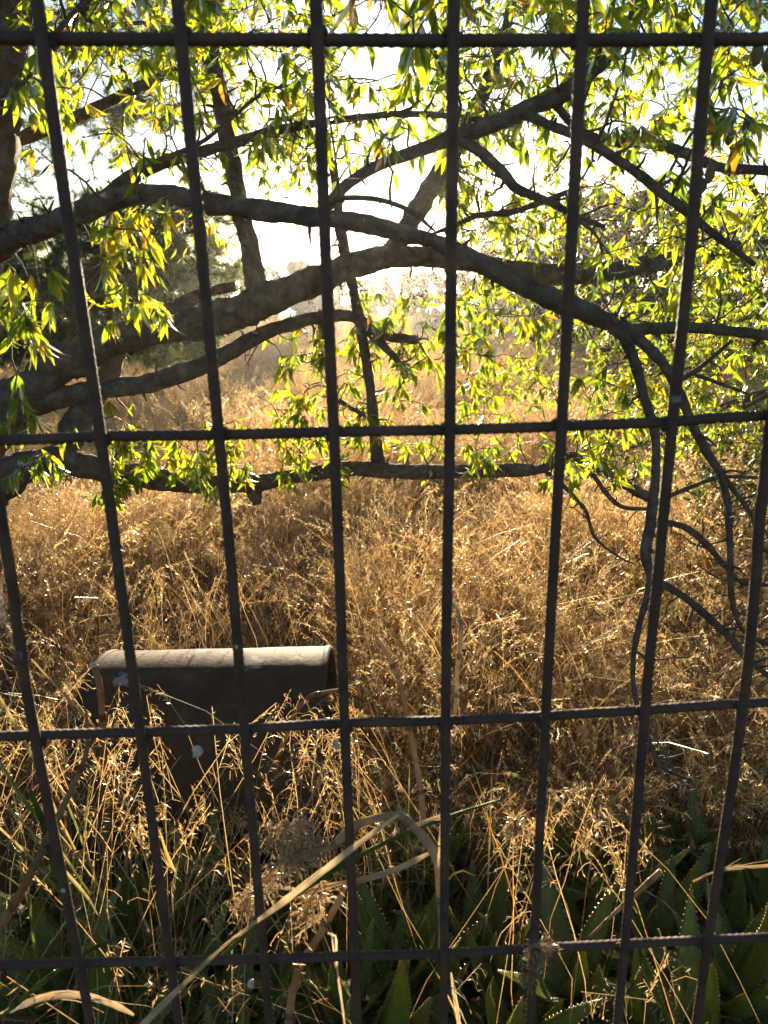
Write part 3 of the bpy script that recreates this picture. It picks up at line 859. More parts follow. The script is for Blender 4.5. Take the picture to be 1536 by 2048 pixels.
def emit_simple(s, parent, name, material, wid, needle=False):
    n = len(s.leaves)
    P = np.array([l[0] for l in s.leaves]); D = np.array([l[1] for l in s.leaves]); D /= np.linalg.norm(D, axis=1)[:, None]
    L = np.array([l[2] for l in s.leaves]); t = np.clip([l[3] for l in s.leaves], 0, 1)
    X = np.cross(D, rng.normal(size=(n, 3))); X /= np.linalg.norm(X, axis=1)[:, None]
    Lc = L[:, None]
    if needle:
        V = np.stack([P - X * wid / 2, P + X * wid / 2, P + D * Lc + np.array([0, 0, -.12]) * Lc], 1)
        F = np.arange(n * 3).reshape(-1, 3); k = 3
    else:
        Z = np.cross(X, D)
        V = np.stack([P, P + D * Lc * .5 + X * Lc * wid + Z * Lc * .08, P + D * Lc, P + D * Lc * .5 - X * Lc * wid + Z * Lc * .08], 1)
        F = np.arange(n * 4).reshape(-1, 4); k = 4
    o = obj(name, mesh_data(name, V.reshape(-1, 3), [F], material, {'tint': np.repeat(t, k)}, False), parent)
    o['kind'] = 'stuff'
    return n


def bushy(name, label, cat, base, stems, regs, leaf, leafname, lm, wid, rmax, bark, needle=False, r0=.09, group=None):
    T = Tree()
    base = np.array(base, float); base[2] = gz(base[0], base[1]) - .03
    e = empty(name, base)
    tag(e, label, cat, group)
    for q, st in enumerate(stems):
        pts = [base if q < 1 or needle is False else None] + [at(*x) for x in st]
        pts = [x for x in pts if x is not None]
        if q >= 1 and needle: pts = [trunk_at(T, pts[0])] + pts
        A = np.array([(*x, r0 * (1 if q == 0 else .4) * (1 - .85 * k / (len(pts) - 1))) for k, x in enumerate(pts)])
        S = spline(A, .06); mb = MB()
        tube(mb, S[:, :3], S[:, 3], 9, lump=.12, lf=10)
        mb.build('trunk' if q == 0 else 'limb', bark, e)
        T.limb_nodes(S[:, :3], S[:, 3], .25)
    T.grow([(at(rnd.uniform(a, c), rnd.uniform(b, d), rnd.uniform(f, g_)), (ln, yel, m)) for (a, b, c, d, f, g_, n, ln, yel, m) in regs for _ in range(n)], rmax=rmax, leaf=leaf, sag=.05, rtip=.002, sides=4)
    tw = T.twig.build('twigs', bark, e); tw['kind'] = 'stuff'
    return emit_simple(T, e, leafname, lm, wid, needle)


def trunk_at(T, p):
    P = np.array(T.P); d = np.linalg.norm(P - (p - np.array([0, 0, .5])), axis=1)
    return P[int(np.argmin(d))]


print('pine', bushy('pine_tree', 'dark needled pine behind the trunk of the near almond tree', 'tree', at(-260, 900, 7.0),
      [[(-260, 600, 7.0), (-230, 300, 7.0), (-200, -100, 7.0), (-190, -500, 7.0)], [(-80, 480, 6.9), (120, 430, 6.8), (330, 400, 6.6)], [(-60, 600, 6.8), (150, 590, 6.6), (380, 560, 6.4)], [(-60, 330, 7.0), (120, 260, 6.9), (300, 190, 6.8)],
       [(-50, 700, 6.6), (140, 700, 6.4), (300, 680, 6.3)], [(-50, 120, 7), (150, 60, 7.0), (360, 40, 7.0)]],
      [(-60, 420, 430, 730, 5.8, 7.4, 620, .10, .35, 30), (150, 380, 480, 560, 6.2, 7.2, 220, .10, .5, 26), (-60, 220, 280, 430, 6.2, 7.4, 150, .10, .35, 12), (100, 0, 480, 260, 6.4, 7.6, 280, .10, .6, 18), (-200, -200, 120, 250, 6.4, 7.6, 60, .10, .4, 9), (0, 480, 350, 730, 5.6, 6.6, 220, .10, .3, 30)],
      needles, 'needles', M_NEEDLE, .0038, .012, M_PINEBARK, needle=True, r0=.14))
print('shrub', bushy('evergreen_shrub', 'dark green evergreen shrub with brown tinged crown beyond the field', 'shrub', at(1240, 690, 15.0),
      [[(1235, 560, 15), (1230, 420, 15)], [(1150, 560, 15), (1110, 470, 15)], [(1320, 560, 14.8), (1350, 430, 14.8)], [(1290, 560, 14.5), (1280, 450, 14.5)]],
      [(1110, 385, 1400, 520, 14, 16, 300, .085, .80, 5), (1060, 500, 1380, 690, 13.3, 15.6, 380, .095, .3, 5), (1150, 350, 1330, 420, 14, 16, 30, .08, .85, 3)],
      small_leaf, 'foliage', M_SHRUB, .28, .012, M_TWIG))
for lab, b, box in [('low dark green shrub at the far end of the field beyond the boulder', (900, 660, 30), (800, 545, 1060, 640)), ('spreading dark green shrub beside the prickly pear cactus', (500, 660, 27), (330, 530, 560, 650)),
                    ('broad dark shrub behind the dense leafed almond tree', (1500, 680, 17), (1360, 420, 1640, 660)), ('dull green shrub filling the gap between cactus and low shrub', (740, 640, 32), (640, 556, 830, 640))]:
    c = ((box[0] + box[2]) / 2, (box[1] * .7 + box[3] * .3))
    print('shrub', bushy('evergreen_shrub', lab, 'shrub', at(*b), [[(c[0], c[1], b[2])], [(c[0] - 60, c[1], b[2])], [(c[0] + 60, c[1] + 10, b[2])]],
          [(*box, b[2] - 1.2, b[2] + 1.2, int((box[2] - box[0]) * (box[3] - box[1]) / 130), .0055 * b[2], .32, 5)], small_leaf, 'foliage', M_SHRUB, .28, .012, M_TWIG, group='shrubs at the end of the field'))
print('shrub', bushy('evergreen_shrub', 'fine leaved green shrub in the grass behind the bare hanging twigs', 'shrub', at(1500, 1120, 3.3),
      [[(1500, 1000, 3.3)], [(1440, 980, 3.3)], [(1560, 980, 3.3)]],
      [(1380, 880, 1600, 1100, 3.0, 3.8, 80, .035, .55, 5)], small_leaf, 'foliage', M_SHRUB, .22, .005, M_TWIG))

print('shrub', bushy('olive_tree', 'pale olive leaved tree far beyond the field between the rising limbs', 'tree', at(985, 640, 21), [[(985, 560, 21), (985, 480, 21)], [(930, 560, 21), (910, 500, 21)], [(1040, 560, 21), (1060, 500, 21)]],
      [(890, 440, 1090, 600, 20, 22, 190, .11, .72, 5)], small_leaf, 'foliage', M_SHRUB, .20, .012, M_TWIG))
print('shrub', bushy('evergreen_shrub', 'dark rounded shrub under the branches of the pine', 'shrub', at(230, 700, 12), [[(230, 620, 12), (230, 560, 12)], [(130, 640, 12), (90, 560, 12)], [(330, 640, 12), (380, 560, 12)]],
      [(-40, 520, 450, 690, 11, 13, 330, .08, .30, 5)], small_leaf, 'foliage', M_SHRUB, .25, .012, M_TWIG, group='shrubs at the end of the field'))
# prickly pear
cb = at(600, 650, 22.0); cb[2] = gz(cb[0], cb[1]) - .03
cactus = empty('prickly_pear', cb)
tag(cactus, 'blue green prickly pear cactus standing beyond the dry field', 'cactus')
M_PAD = solid('cactus_pad', [(.3, (.035, .065, .035)), (.7, (.075, .11, .06))], 6, .6, .3, 60, .3)
padV = []
for la in np.linspace(-math.pi / 2, math.pi / 2, 9):
    for lo in np.arange(12) / 12 * 2 * math.pi:
        z = math.sin(la); r = math.cos(la) * (1 + .18 * z)
        padV.append((r * math.cos(lo) * .5, r * math.sin(lo) * .09, (z + 1) * .62))
padV = np.array(padV)
i, j = np.meshgrid(np.arange(8), np.arange(12), indexing='ij')
padF = np.stack([i * 12 + j, i * 12 + (j + 1) % 12, (i + 1) * 12 + (j + 1) % 12, (i + 1) * 12 + j], -1).reshape(-1, 4)
padmesh = mesh_data('pad', padV, [padF], M_PAD)
tips = [(cb, Vector((0, 0, 1)), .46)]
npad = 0
while tips and npad < 70:
    p, d, s_ = tips.pop(0)
    q = Vector(d).to_track_quat('Z', 'Y') @ Matrix.Rotation(rnd.uniform(0, 3.14), 3, 'Z').to_quaternion()
    m4 = Matrix.Translation(Vector(p)) @ q.to_matrix().to_4x4() @ Matrix.Diagonal((s_, s_, s_, 1))
    obj('pad', padmesh, cactus, mat4=m4); npad += 1
    top = Vector(p) + Vector(d) * s_ * 1.15
    if top.z < 3.1:
        for _ in range(rnd.choice((2, 2, 3)) if npad > 1 else 6):
            nd = (Vector(d) * .7 + Vector((rnd.gauss(0, .6), rnd.gauss(0, .5), .35))).normalized()
            tips.append((top + nd * .01 + Vector((rnd.gauss(0, s_ * .16), 0, 0)), nd, s_ * rnd.uniform(.84, 1.0)))

# boulders
for (px, py, Y, sx, lab) in [(856, 668, 18.0, .36, 'blue grey boulder at the far end of the dry field')]:
    c = at(px, py, Y)
    g0 = gz(c[0], c[1])
    top = .85
    V = []; nla, nlo = 14, 20
    for a in range(nla + 1):
        la = -math.pi / 2 + math.pi * a / nla
        for b in range(nlo):
            lo = 2 * math.pi * b / nlo
            v = Vector((math.cos(la) * math.cos(lo), math.cos(la) * math.sin(lo), math.sin(la)))
            k = 1 + .35 * noise.noise(v * 1.3 + Vector((px, 0, 0))) + .12 * noise.noise(v * 4)
            V.append((c[0] + v.x * sx * k, c[1] + v.y * sx * k, g0 - .08 + (v.z * .5 + .5) * k * (top + .08)))
    i, j = np.meshgrid(np.arange(nla), np.arange(nlo), indexing='ij')
    F = np.stack([i * nlo + j, i * nlo + (j + 1) % nlo, (i + 1) * nlo + (j + 1) % nlo, (i + 1) * nlo + j], -1).reshape(-1, 4)
    tag(obj('boulder', mesh_data('boulder', V, [F], M_ROCK)), lab, 'rock')

# ------------------------------------------------------------------ the big pipe in the grass
PR, PY = .29, 1.81
pl_, pr_ = at(228, 1300, 1.945)[0], at(660, 1300, 1.945)[0]
pipe_c = np.array([(pl_ + pr_) / 2, PY, gz(0, PY) + PR - .01])
pipe = empty('plastic_pipe', (pipe_c[0], pipe_c[1], pipe_c[2] - PR))
tag(pipe, 'thick dark plastic pipe section lying on its side in the dry grass', 'pipe')


def splash(nt, src, c):
    geo = nt.nodes.new('ShaderNodeNewGeometry')
    for (px, py, r) in ((508, 1325, .034), (244, 1360, .022), (590, 1318, .012)):
        d = ray(px, py); q_ = CAM - pipe_c
        aa = d[1] ** 2 + d[2] ** 2; bb = q_[1] * d[1] + q_[2] * d[2]; c_ = q_[1] ** 2 + q_[2] ** 2 - PR ** 2
        cc = CAM + d * (-bb - math.sqrt(max(0, bb * bb - aa * c_))) / aa
        vm = nt.nodes.new('ShaderNodeVectorMath'); vm.operation = 'DISTANCE'
        nt.links.new(geo.outputs['Position'], vm.inputs[0]); vm.inputs[1].default_value = cc
        nz = N(nt, 'ShaderNodeTexNoise', Scale=60.0, Detail=4.0); nt.links.new(geo.outputs['Position'], nz.inputs['Vector'])
        f = mathn(nt, 'ADD', vm.outputs['Value'], mathn(nt, 'MULTIPLY', mathn(nt, 'SUBTRACT', nz.outputs[0], .5), .09))
        c = mixc(nt, ramp(nt, f, [(r * .6, (.6, .6, .6)), (r * 1.1, (0, 0, 0))]), c, (.36, .32, .27))
    return c


M_PIPE = solid('weathered_pipe', [(.25, (.040, .023, .013)), (.55, (.062, .037, .021)), (.8, (.12, .078, .048))], 14, .75, .6, 60, .12, extra=splash, bdist=.002)
mb = MB()
ns = 60
xs_ = np.linspace(pl_, pr_, 34)
ring_o, ring_i = [], []
for x in xs_:
    for q in range(ns):
        a = 2 * math.pi * q / ns
        r = PR * (1 + .010 * noise.noise(Vector((x * 5, math.cos(a) * 2, math.sin(a) * 2))) + .004 * noise.noise(Vector((x * 30, math.cos(a) * 9, math.sin(a) * 9))))
        ring_o.append((x, pipe_c[1] + math.sin(a) * r, pipe_c[2] + math.cos(a) * r))
        ring_i.append((x, pipe_c[1] + math.sin(a) * (r - .017), pipe_c[2] + math.cos(a) * (r - .017)))
i, j = np.meshgrid(np.arange(len(xs_) - 1), np.arange(ns), indexing='ij')
Qo = np.stack([i * ns + j, (i + 1) * ns + j, (i + 1) * ns + (j + 1) % ns, i * ns + (j + 1) % ns], -1).reshape(-1, 4)
mb.add(ring_o, None, Qo); mb.build('outer_wall', M_PIPE, pipe)
mb = MB(); mb.add(ring_i, None, Qo[:, ::-1]); mb.build('inner_wall', M_PIPE, pipe)
for e, x in ((0, pl_), (1, pr_)):
    mb = MB()
    prof = [(PR + .0015, -.012), (PR + .004, -.004), (PR + .003, .003), (PR - .004, .006), (PR - .014, .005), (PR - .019, -.001), (PR - .0185, -.012)]
    sgn = -1 if e == 0 else 1
    V = [(x + sgn * b, pipe_c[1] + math.sin(2 * math.pi * q / ns) * a, pipe_c[2] + math.cos(2 * math.pi * q / ns) * a) for (a, b) in prof for q in range(ns)]
    i, j = np.meshgrid(np.arange(len(prof) - 1), np.arange(ns), indexing='ij')
    mb.add(V, None, np.stack([i * ns + j, i * ns + (j + 1) % ns, (i + 1) * ns + (j + 1) % ns, (i + 1) * ns + j], -1).reshape(-1, 4))
    mb.build('rim', M_PIPE, pipe)


# ------------------------------------------------------------------ dry grass of the field
def stalk(mb, root, h, lean, az, kind, tone, r, wid=.0009, base=0.0, sw=1.0):
    n = 7
    t = np.linspace(0, 1, n)
    dx = np.array([math.cos(az), math.sin(az), 0])
    b = lean * h
    C = root + dx * (b * t[:, None] ** 1.8) + np.array([0, 0, 1]) * (h * (t - .22 * lean * t ** 3))[:, None]
    C[1:] += rng.normal(size=(n - 1, 3)) * .006
    C += np.cross(dx, [0, 0, 1.0]) * (rng.normal() * .07 * h * np.sin(t * rng.uniform(2, 5)))[:, None] * (t[:, None] > 0)
    side = np.array([rng.normal(), rng.normal(), .1])
    ribbon(mb, C, np.linspace(wid * 1.3, wid * .7, n), side, tone=base + tone * .45 + .35 * t * (.6 + tone * .4))
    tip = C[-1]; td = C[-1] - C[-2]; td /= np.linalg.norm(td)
    V = []; F = []; to = []

    def spk(p, d, ln, w_):
        d = d / np.linalg.norm(d)
        w_ = w_ * sw; ln = ln * (.5 + .5 * sw)
        x = np.cross(d, rng.normal(size=3)); x /= np.linalg.norm(x) + 1e-9
        z = np.cross(x, d)
        k = len(V)
        V.extend([p, p + d * ln * .4 + x * w_ + z * w_ * .5, p + d * ln, p + d * ln * .4 - x * w_ + z * w_ * .5])
        F.append((k, k + 1, k + 2, k + 3))
        tt = tone * .32 + .66 + rng.uniform(-.12, .14)
        to.extend([tt - .1, tt, tt + .1, tt])
    if kind == 0:          # drooping open panicle
        m = r.randint(13, 20)
        dd = td.copy()
        for q in range(m):
            f = q / m
            p = tip - td * (.13 * (1 - f)) + dx * .0
            out = rng.normal(size=3) * .6 + dx * .5; ln = r.uniform(.012, .045) * (1.1 - .6 * f)
            e = p + out / np.linalg.norm(out) * ln + np.array([0, 0, -.4 * ln])
            ribbon(mb, np.array([p, (p + e) / 2 + [0, 0, ln * .2], e]), .0004, rng.normal(size=3), tone=tone * .4 + .45)
            spk(e, np.array([0, 0, -1.0]) + rng.normal(size=3) * .45 + dx * .3, r.uniform(.008, .015), .0014)
    elif kind == 1:        # narrow dense ear
        m = r.randint(16, 24); ln_e = r.uniform(.06, .11)
        for q in range(m):
            f = q / m
            p = tip - td * ln_e * (1 - f) * .9
            p = p + dx * (f ** 2) * .01 + np.array([0, 0, -(f ** 2) * .008])
            spk(p, td * 1.0 + rng.normal(size=3) * .42 + np.array([0, 0, -.15]), r.uniform(.010, .016), .0015)
    else:                  # nodding brome head, long spikelets
        m = r.randint(8, 13)
        for q in range(m):
            f = q / m
            p = tip - td * .09 * (1 - f)
            spk(p, td * .4 + dx * .6 + np.array([0, 0, -.6]) + rng.normal(size=3) * .4, r.uniform(.014, .024), .0015)
    mb.add(np.array(V), None, F, tone=np.clip(to, 0, 1))


def blade(mb, root, L, az, tone, wid=.0022, up=1.0):
    n = 7
    t = np.linspace(0, 1, n)
    dx = np.array([math.cos(az), math.sin(az), 0])
    k = rng.uniform(.3, 1.0)
    C = root + dx * (L * .75 * k * t[:, None] ** 1.5) + np.array([0, 0, 1]) * (L * up * (t - .55 * k * t ** 2.5))[:, None] + rng.normal(size=3) * .01 * t[:, None]
    side = np.cross(dx, [0, 0, 1]) + rng.normal(size=3) * .5
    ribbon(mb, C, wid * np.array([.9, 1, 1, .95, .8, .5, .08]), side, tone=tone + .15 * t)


src_col = bpy.data.collections.new('grass_tufts')
NT = 12
tuft_objs = []
for v in range(NT):
    r = random.Random(100 + v)
    mb = MB()
    short = v >= 8
    hs = .34 if short else .52
    for q in range(30):
        rr = abs(r.gauss(0, .09)); aa = r.uniform(0, 6.28)
        az = r.uniform(0, 6.28) if r.random() < .45 else r.gauss(.4 + v * .5, .8)
        stalk(mb, np.array([rr * math.cos(aa), rr * math.sin(aa), -.02]), hs * r.uniform(.65, 1.25), r.uniform(.15, .75), az, r.choice([0, 1, 1, 2] if v % 2 else [0, 0, 1, 2]), r.uniform(.2, .9), r)
    for q in range(26):
        rr = abs(r.gauss(0, .10)); aa = r.uniform(0, 6.28)
        blade(mb, np.array([rr * math.cos(aa), rr * math.sin(aa), -.02]), hs * r.uniform(.4, .95), r.uniform(0, 6.28), r.uniform(.05, .55))
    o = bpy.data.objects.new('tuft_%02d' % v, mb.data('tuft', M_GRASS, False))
    src_col.objects.link(o); tuft_objs.append(o)


def gn_scatter(name, pts, rots, scl, idx, col):
    me = bpy.data.meshes.new(name)
    me.from_pydata([tuple(p) for p in pts], [], [])
    a = me.attributes.new('rot', 'FLOAT_VECTOR', 'POINT'); a.data.foreach_set('vector', np.asarray(rots, np.float32).ravel())
    a = me.attributes.new('scl', 'FLOAT_VECTOR', 'POINT'); a.data.foreach_set('vector', np.asarray(scl, np.float32).ravel())
    a = me.attributes.new('idx', 'INT', 'POINT'); a.data.foreach_set('value', np.asarray(idx, np.int32))
    o = bpy.data.objects.new(name, me); COL.objects.link(o)
    ng = bpy.data.node_groups.new(name + '_scatter', 'GeometryNodeTree')
    ng.interface.new_socket('Geometry', in_out='INPUT', socket_type='NodeSocketGeometry')
    ng.interface.new_socket('Geometry', in_out='OUTPUT', socket_type='NodeSocketGeometry')
    gi = ng.nodes.new('NodeGroupInput'); go = ng.nodes.new('NodeGroupOutput')
    ci = ng.nodes.new('GeometryNodeCollectionInfo'); ci.inputs['Collection'].default_value = col
    ci.inputs['Separate Children'].default_value = True; ci.inputs['Reset Children'].default_value = True
    ip = ng.nodes.new('GeometryNodeInstanceOnPoints'); ip.inputs['Pick Instance'].default_value = True

    def na(nm, t):
        q = ng.nodes.new('GeometryNodeInputNamedAttribute'); q.data_type = t; q.inputs['Name'].default_value = nm
        return q.outputs['Attribute']
    ng.links.new(gi.outputs[0], ip.inputs['Points']); ng.links.new(ci.outputs[0], ip.inputs['Instance'])
    ng.links.new(na('idx', 'INT'), ip.inputs['Instance Index']); ng.links.new(na('rot', 'FLOAT_VECTOR'), ip.inputs['Rotation'])
    ng.links.new(na('scl', 'FLOAT_VECTOR'), ip.inputs['Scale']); ng.links.new(ip.outputs[0], go.inputs[0])
    md = o.modifiers.new('scatter', 'NODES'); md.node_group = ng
    return o


pts, rots, scl, idx = [], [], [], []
bands = [(1.62, 2.6, 72), (2.6, 4.2, 56), (4.2, 7, 36), (7, 11, 18), (11, 17, 8), (17, 34, 2.6)]
for (y0, y1, dens) in bands:
    wmax = .60 * y1 + .9
    for _ in range(int(2 * wmax * (y1 - y0) * dens)):
        y = rnd.uniform(y0, y1); x = rnd.uniform(-wmax, wmax)
        if abs(x) > .60 * y + .9: continue
        # keep clear of the pipe and of the trunks
        if pl_ - .03 < x < pr_ + .04 and PY - PR - .05 < y < PY + PR + .06: continue
        if math.hypot(x - base1[0], y - base1[1]) < .22: continue
        pn = noise.noise(Vector((x * .55, y * .4, 11)))
        if pn < -.18 and rnd.random() < .3: continue
        s = rnd.uniform(.75, 1.2) * (1 + .45 * noise.noise(Vector((x * .8, y * .7, 7)))) * (1 + .25 * pn)
        k = rnd.randrange(0, 12)
        if pl_ - .15 < x < pr_ + .12 and 1.6 < y < 5.2:        # thinner and lower before and behind the pipe
            if y > PY: s *= (.72 if rnd.random() < .75 else 1.0) + .25 * smooth(2.4, 5.2, y)
            k = rnd.randrange(8, 12) if rnd.random() < .6 else k
        if y < 2.0: s *= .8
        if y > 17: s *= 1.45
        elif y > 11: s *= 1.15
        pts.append((x, y, gz(x, y) - .01)); idx.append(k)
        rots.append((rnd.gauss(0, .13), rnd.gauss(0, .13), rnd.uniform(0, 6.28)))
        scl.append((s * 1.05, s * 1.05, s))
print('tufts', len(pts))
gr = gn_scatter('dry_grass', pts, rots, scl, idx, src_col)
tag(gr, 'golden dry meadow grass with pale seed heads filling the field', 'grass', kind='stuff')


# ------------------------------------------------------------------ aloes behind the grille
def aloe_leaf(seed, L, wid, curve, twist, hook):
    r = random.Random(seed)
    n = 13
    st = np.linspace(0, 1, n)
    wd = wid * np.array([.85, .98, 1.0, .98, .93, .86, .78, .68, .57, .45, .32, .17, .02])
    th = wd * .30 + .002
    y = np.zeros(n); z = np.zeros(n); a = 0
    for q in range(1, n):
        a += (curve + (hook if st[q] > .72 else 0)) / n
        y[q] = y[q - 1] + math.cos(a) * L / (n - 1); z[q] = z[q - 1] + math.sin(a) * L / (n - 1)
    mb = MB()
    prof = [(-1, .35), (-.5, .02), (0, -.12), (.5, .02), (1, .35), (.62, -.62), (0, -1.0), (-.62, -.62)]
    V = []; UV = []
    for q in range(n):
        tw = twist * st[q]
        for (u, v_) in prof:
            x_, z_ = u * wd[q], v_ * th[q]
            V.append((x_ * math.cos(tw) - z_ * math.sin(tw), y[q] - math.sin(a * st[q]) * 0, z[q] + x_ * math.sin(tw) + z_ * math.cos(tw)))
            UV.append((u * wd[q] / wid, st[q], v_))
    k = len(prof)
    i, j = np.meshgrid(np.arange(n - 1), np.arange(k), indexing='ij')
    Q = np.stack([i * k + j, (i + 1) * k + j, (i + 1) * k + (j + 1) % k, i * k + (j + 1) % k], -1).reshape(-1, 4)
    mb.add(V, None, Q, 0, luv=UV, tint=0.5)
    V = np.array(V).reshape(n, k, 3)
    m = int(L / .0135)
    for q in range(1, m):
        f = q / m * (n - 1); b = min(int(f), n - 2); fr = f - b
        for jx, sg in ((0, -1), (4, 1)):
            p = V[b, jx] * (1 - fr) + V[b + 1, jx] * fr
            t = V[b + 1, jx] - V[b, jx]; t /= np.linalg.norm(t)
            o_ = V[b, jx] - V[b, 2]; o_ /= np.linalg.norm(o_) + 1e-9
            h_ = r.uniform(.0042, .0070) * (1 - .45 * q / m); w_ = .0028
            nn = np.cross(t, o_)
            tip = p + o_ * h_ + t * h_ * .55
            mb.add([p - t * w_ - o_ * .001, p + t * w_ - o_ * .001, p + nn * .0016 - o_ * .001, p - nn * .0016 - o_ * .001, tip], [(0, 2, 4), (2, 1, 4), (1, 3, 4), (3, 0, 4)], None, 1, luv=np.zeros((5, 3)), tint=.6)
    return mb


ALV = []
for s, (L, wd, cv, tw, hk) in enumerate([(.34, .037, .35, .15, 0), (.38, .040, .55, -.2, .4), (.30, .038, .8, .1, -.8), (.36, .035, -.3, .2, -.9), (.40, .041, .25, -.1, .2), (.28, .036, -.6, 0, -1.8), (.33, .038, .6, .3, .9), (.42, .036, .15, -.25, -.3)]):
    ALV.append(aloe_leaf(s, L * .80, wd * 1.08, cv * 1.3, tw, hk).data('leaf', [M_ALOE, M_TOOTH], True))
ALDRY = [aloe_leaf(40 + s, L, wd, cv, tw, hk).data('leaf', [M_ALOEDRY, M_TOOTH], True) for s, (L, wd, cv, tw, hk) in enumerate([(.26, .020, -1.2, 1.0, -1.5), (.24, .018, -.9, -1.2, -1.0)])]

# px of the rosette centre, depth, size, label
ALOES = [(1330, 1830, 1.28, 1.0, 'broad green toothed aloe below the hanging dead twig ends'), (1480, 1900, 1.12, 1.0, 'toothed aloe with upright leaves close behind the last two uprights of the grille'),
         (1150, 1900, 1.15, 1.05, 'dark aloe behind the dry seed clump caught on the grille'), (960, 1850, 1.25, 1.0, 'shaded aloe beside the pale folded reed stalk'),
         (800, 1880, 1.15, 1.0, 'dark aloe half hidden behind the bent reed stems'), (640, 1850, 1.25, .95, 'dark aloe below the fluffy dry reed head'),
         (470, 1830, 1.3, 1.0, 'aloe with spiny edges under the fine drooping panicles'), (300, 1790, 1.25, .95, 'aloe growing at the foot of the thin brown stake'),
         (120, 1900, 1.1, 1.0, 'bright edged aloe with one tall upright leaf in the tangled straw'), (1230, 1740, 1.5, 1.0, 'tall leaved aloe at the edge of the golden grass'),
         (1060, 1740, 1.5, .95, 'aloe under the drooping pale seed heads'), (1420, 1720, 1.55, 1.05, 'aloe with long slanting leaves next to the dry lying blade'),
         (420, 1690, 1.38, .85, 'small aloe in the grass in front of the plastic pipe'), (620, 1690, 1.38, .8, 'aloe peeping out of the straw in front of the pipe end'), (860, 1720, 1.52, .9, 'aloe in the shade behind the pointed top of the bent reed'),
         (1390, 2010, .98, 1.0, 'aloe with a withered red brown leaf low behind the grille'), (1050, 2020, .98, .95, 'dark spotted aloe low under the seed clump'), (760, 2020, .98, .95, 'dark aloe low behind the lowest cross rod'), (440, 2010, 1.0, 1.0, 'shaded aloe under the long pale reed leaf'),
         (190, 2040, .96, .95, 'low aloe behind the arched straw blade'), (1560, 1760, 1.4, 1.0, 'aloe beyond the last upright, at the end of the row'), (60, 1740, 1.4, .9, 'aloe buried in the leaning tall straw')]
ALOES += [(px, py, Y, .72, 'small aloe offset pressed in ' + w_) for (px, py, Y, w_) in ((1290, 1960, 1.06, 'beside the aloe with the withered leaf'), (1180, 1800, 1.35, 'between the slanting stick and the drooping heads'), (1010, 1930, 1.1, 'just beside the middle upright below the seed clump'),
          (890, 1960, 1.05, 'behind the white hanging blade'), (700, 1930, 1.08, 'behind the hooked bleached blade'), (560, 1930, 1.1, 'behind the stout dry stalk'), (360, 1900, 1.12, 'behind the second upright under the tangled straw'), (1370, 1690, 1.6, 'under the dead twig ends at the grass edge'),
          (1120, 1690, 1.6, 'in the grass edge behind the thistle head'), (930, 1690, 1.6, 'in the grass edge behind the middle upright'), (1480, 1800, 1.3, 'under the level dry blade'), (740, 1760, 1.4, 'under the flat leaf of the bent reed'))]
ALOES += [(px, py, Y, .95, 'aloe further along the row, past the outermost uprights') for (px, py, Y) in ((1720, 1900, 1.15), (1850, 1800, 1.35), (-160, 1880, 1.15), (-260, 1780, 1.4))]
for q, (px, py, Y, sz, lab) in enumerate(ALOES):
    c = at(px, py, Y); base = np.array([c[0], c[1], gz(c[0], c[1])])
    z0 = max(.05, c[2] - .13)                    # height of the rosette on its short stem
    e = empty('aloe_plant', base)
    tag(e, lab, 'aloe', 'aloes in a row behind the grille')
    r = random.Random(500 + q)
    mb = MB(); tube(mb, np.array([base + [0, 0, -.03], base + [.01, 0, z0 * .5], [base[0], base[1], z0 + .03]]), [.026, .022, .020], 9, lump=.2, lf=40)
    mb.build('stem', M_TWIG, e)
    nl = r.randint(11, 14)
    for k in range(nl):
        f = k / (nl - 1)
        az = k * 2.39996 + r.uniform(-.3, .3) + q
        el = math.radians(4 + 60 * f + r.uniform(-10, 10))
        me = r.choice(ALV)
        s_ = sz * r.uniform(.72, 1.08) * (1 - .2 * f) * (.82 if Y > 1.35 else .9)
        Rz = Matrix.Rotation(az, 4, 'Z') @ Matrix.Rotation(el, 4, 'X') @ Matrix.Rotation(r.uniform(-.25, .25), 4, 'Y')
        p = Vector((base[0], base[1], z0 - .04 + .07 * f)) + Vector((-math.sin(az), math.cos(az), 0)) * .016
        obj('leaf', me, e, mat4=Matrix.Translation(p) @ Rz @ Matrix.Diagonal((s_, s_, s_, 1)))
    for k in range(r.randint(0, 2) if q != 15 else 2):
        az = r.uniform(0, 6.28) if q != 15 else 2.2 + k
        me = ALDRY[k % 2]
        p = Vector((base[0], base[1], z0 - .05)) + Vector((-math.sin(az), math.cos(az), 0)) * .016
        o = obj('leaf', me, e, mat4=Matrix.Translation(p) @ Matrix.Rotation(az, 4, 'Z') @ Matrix.Rotation(.35, 4, 'X'))
        o['label'] = 'withered red brown leaf'


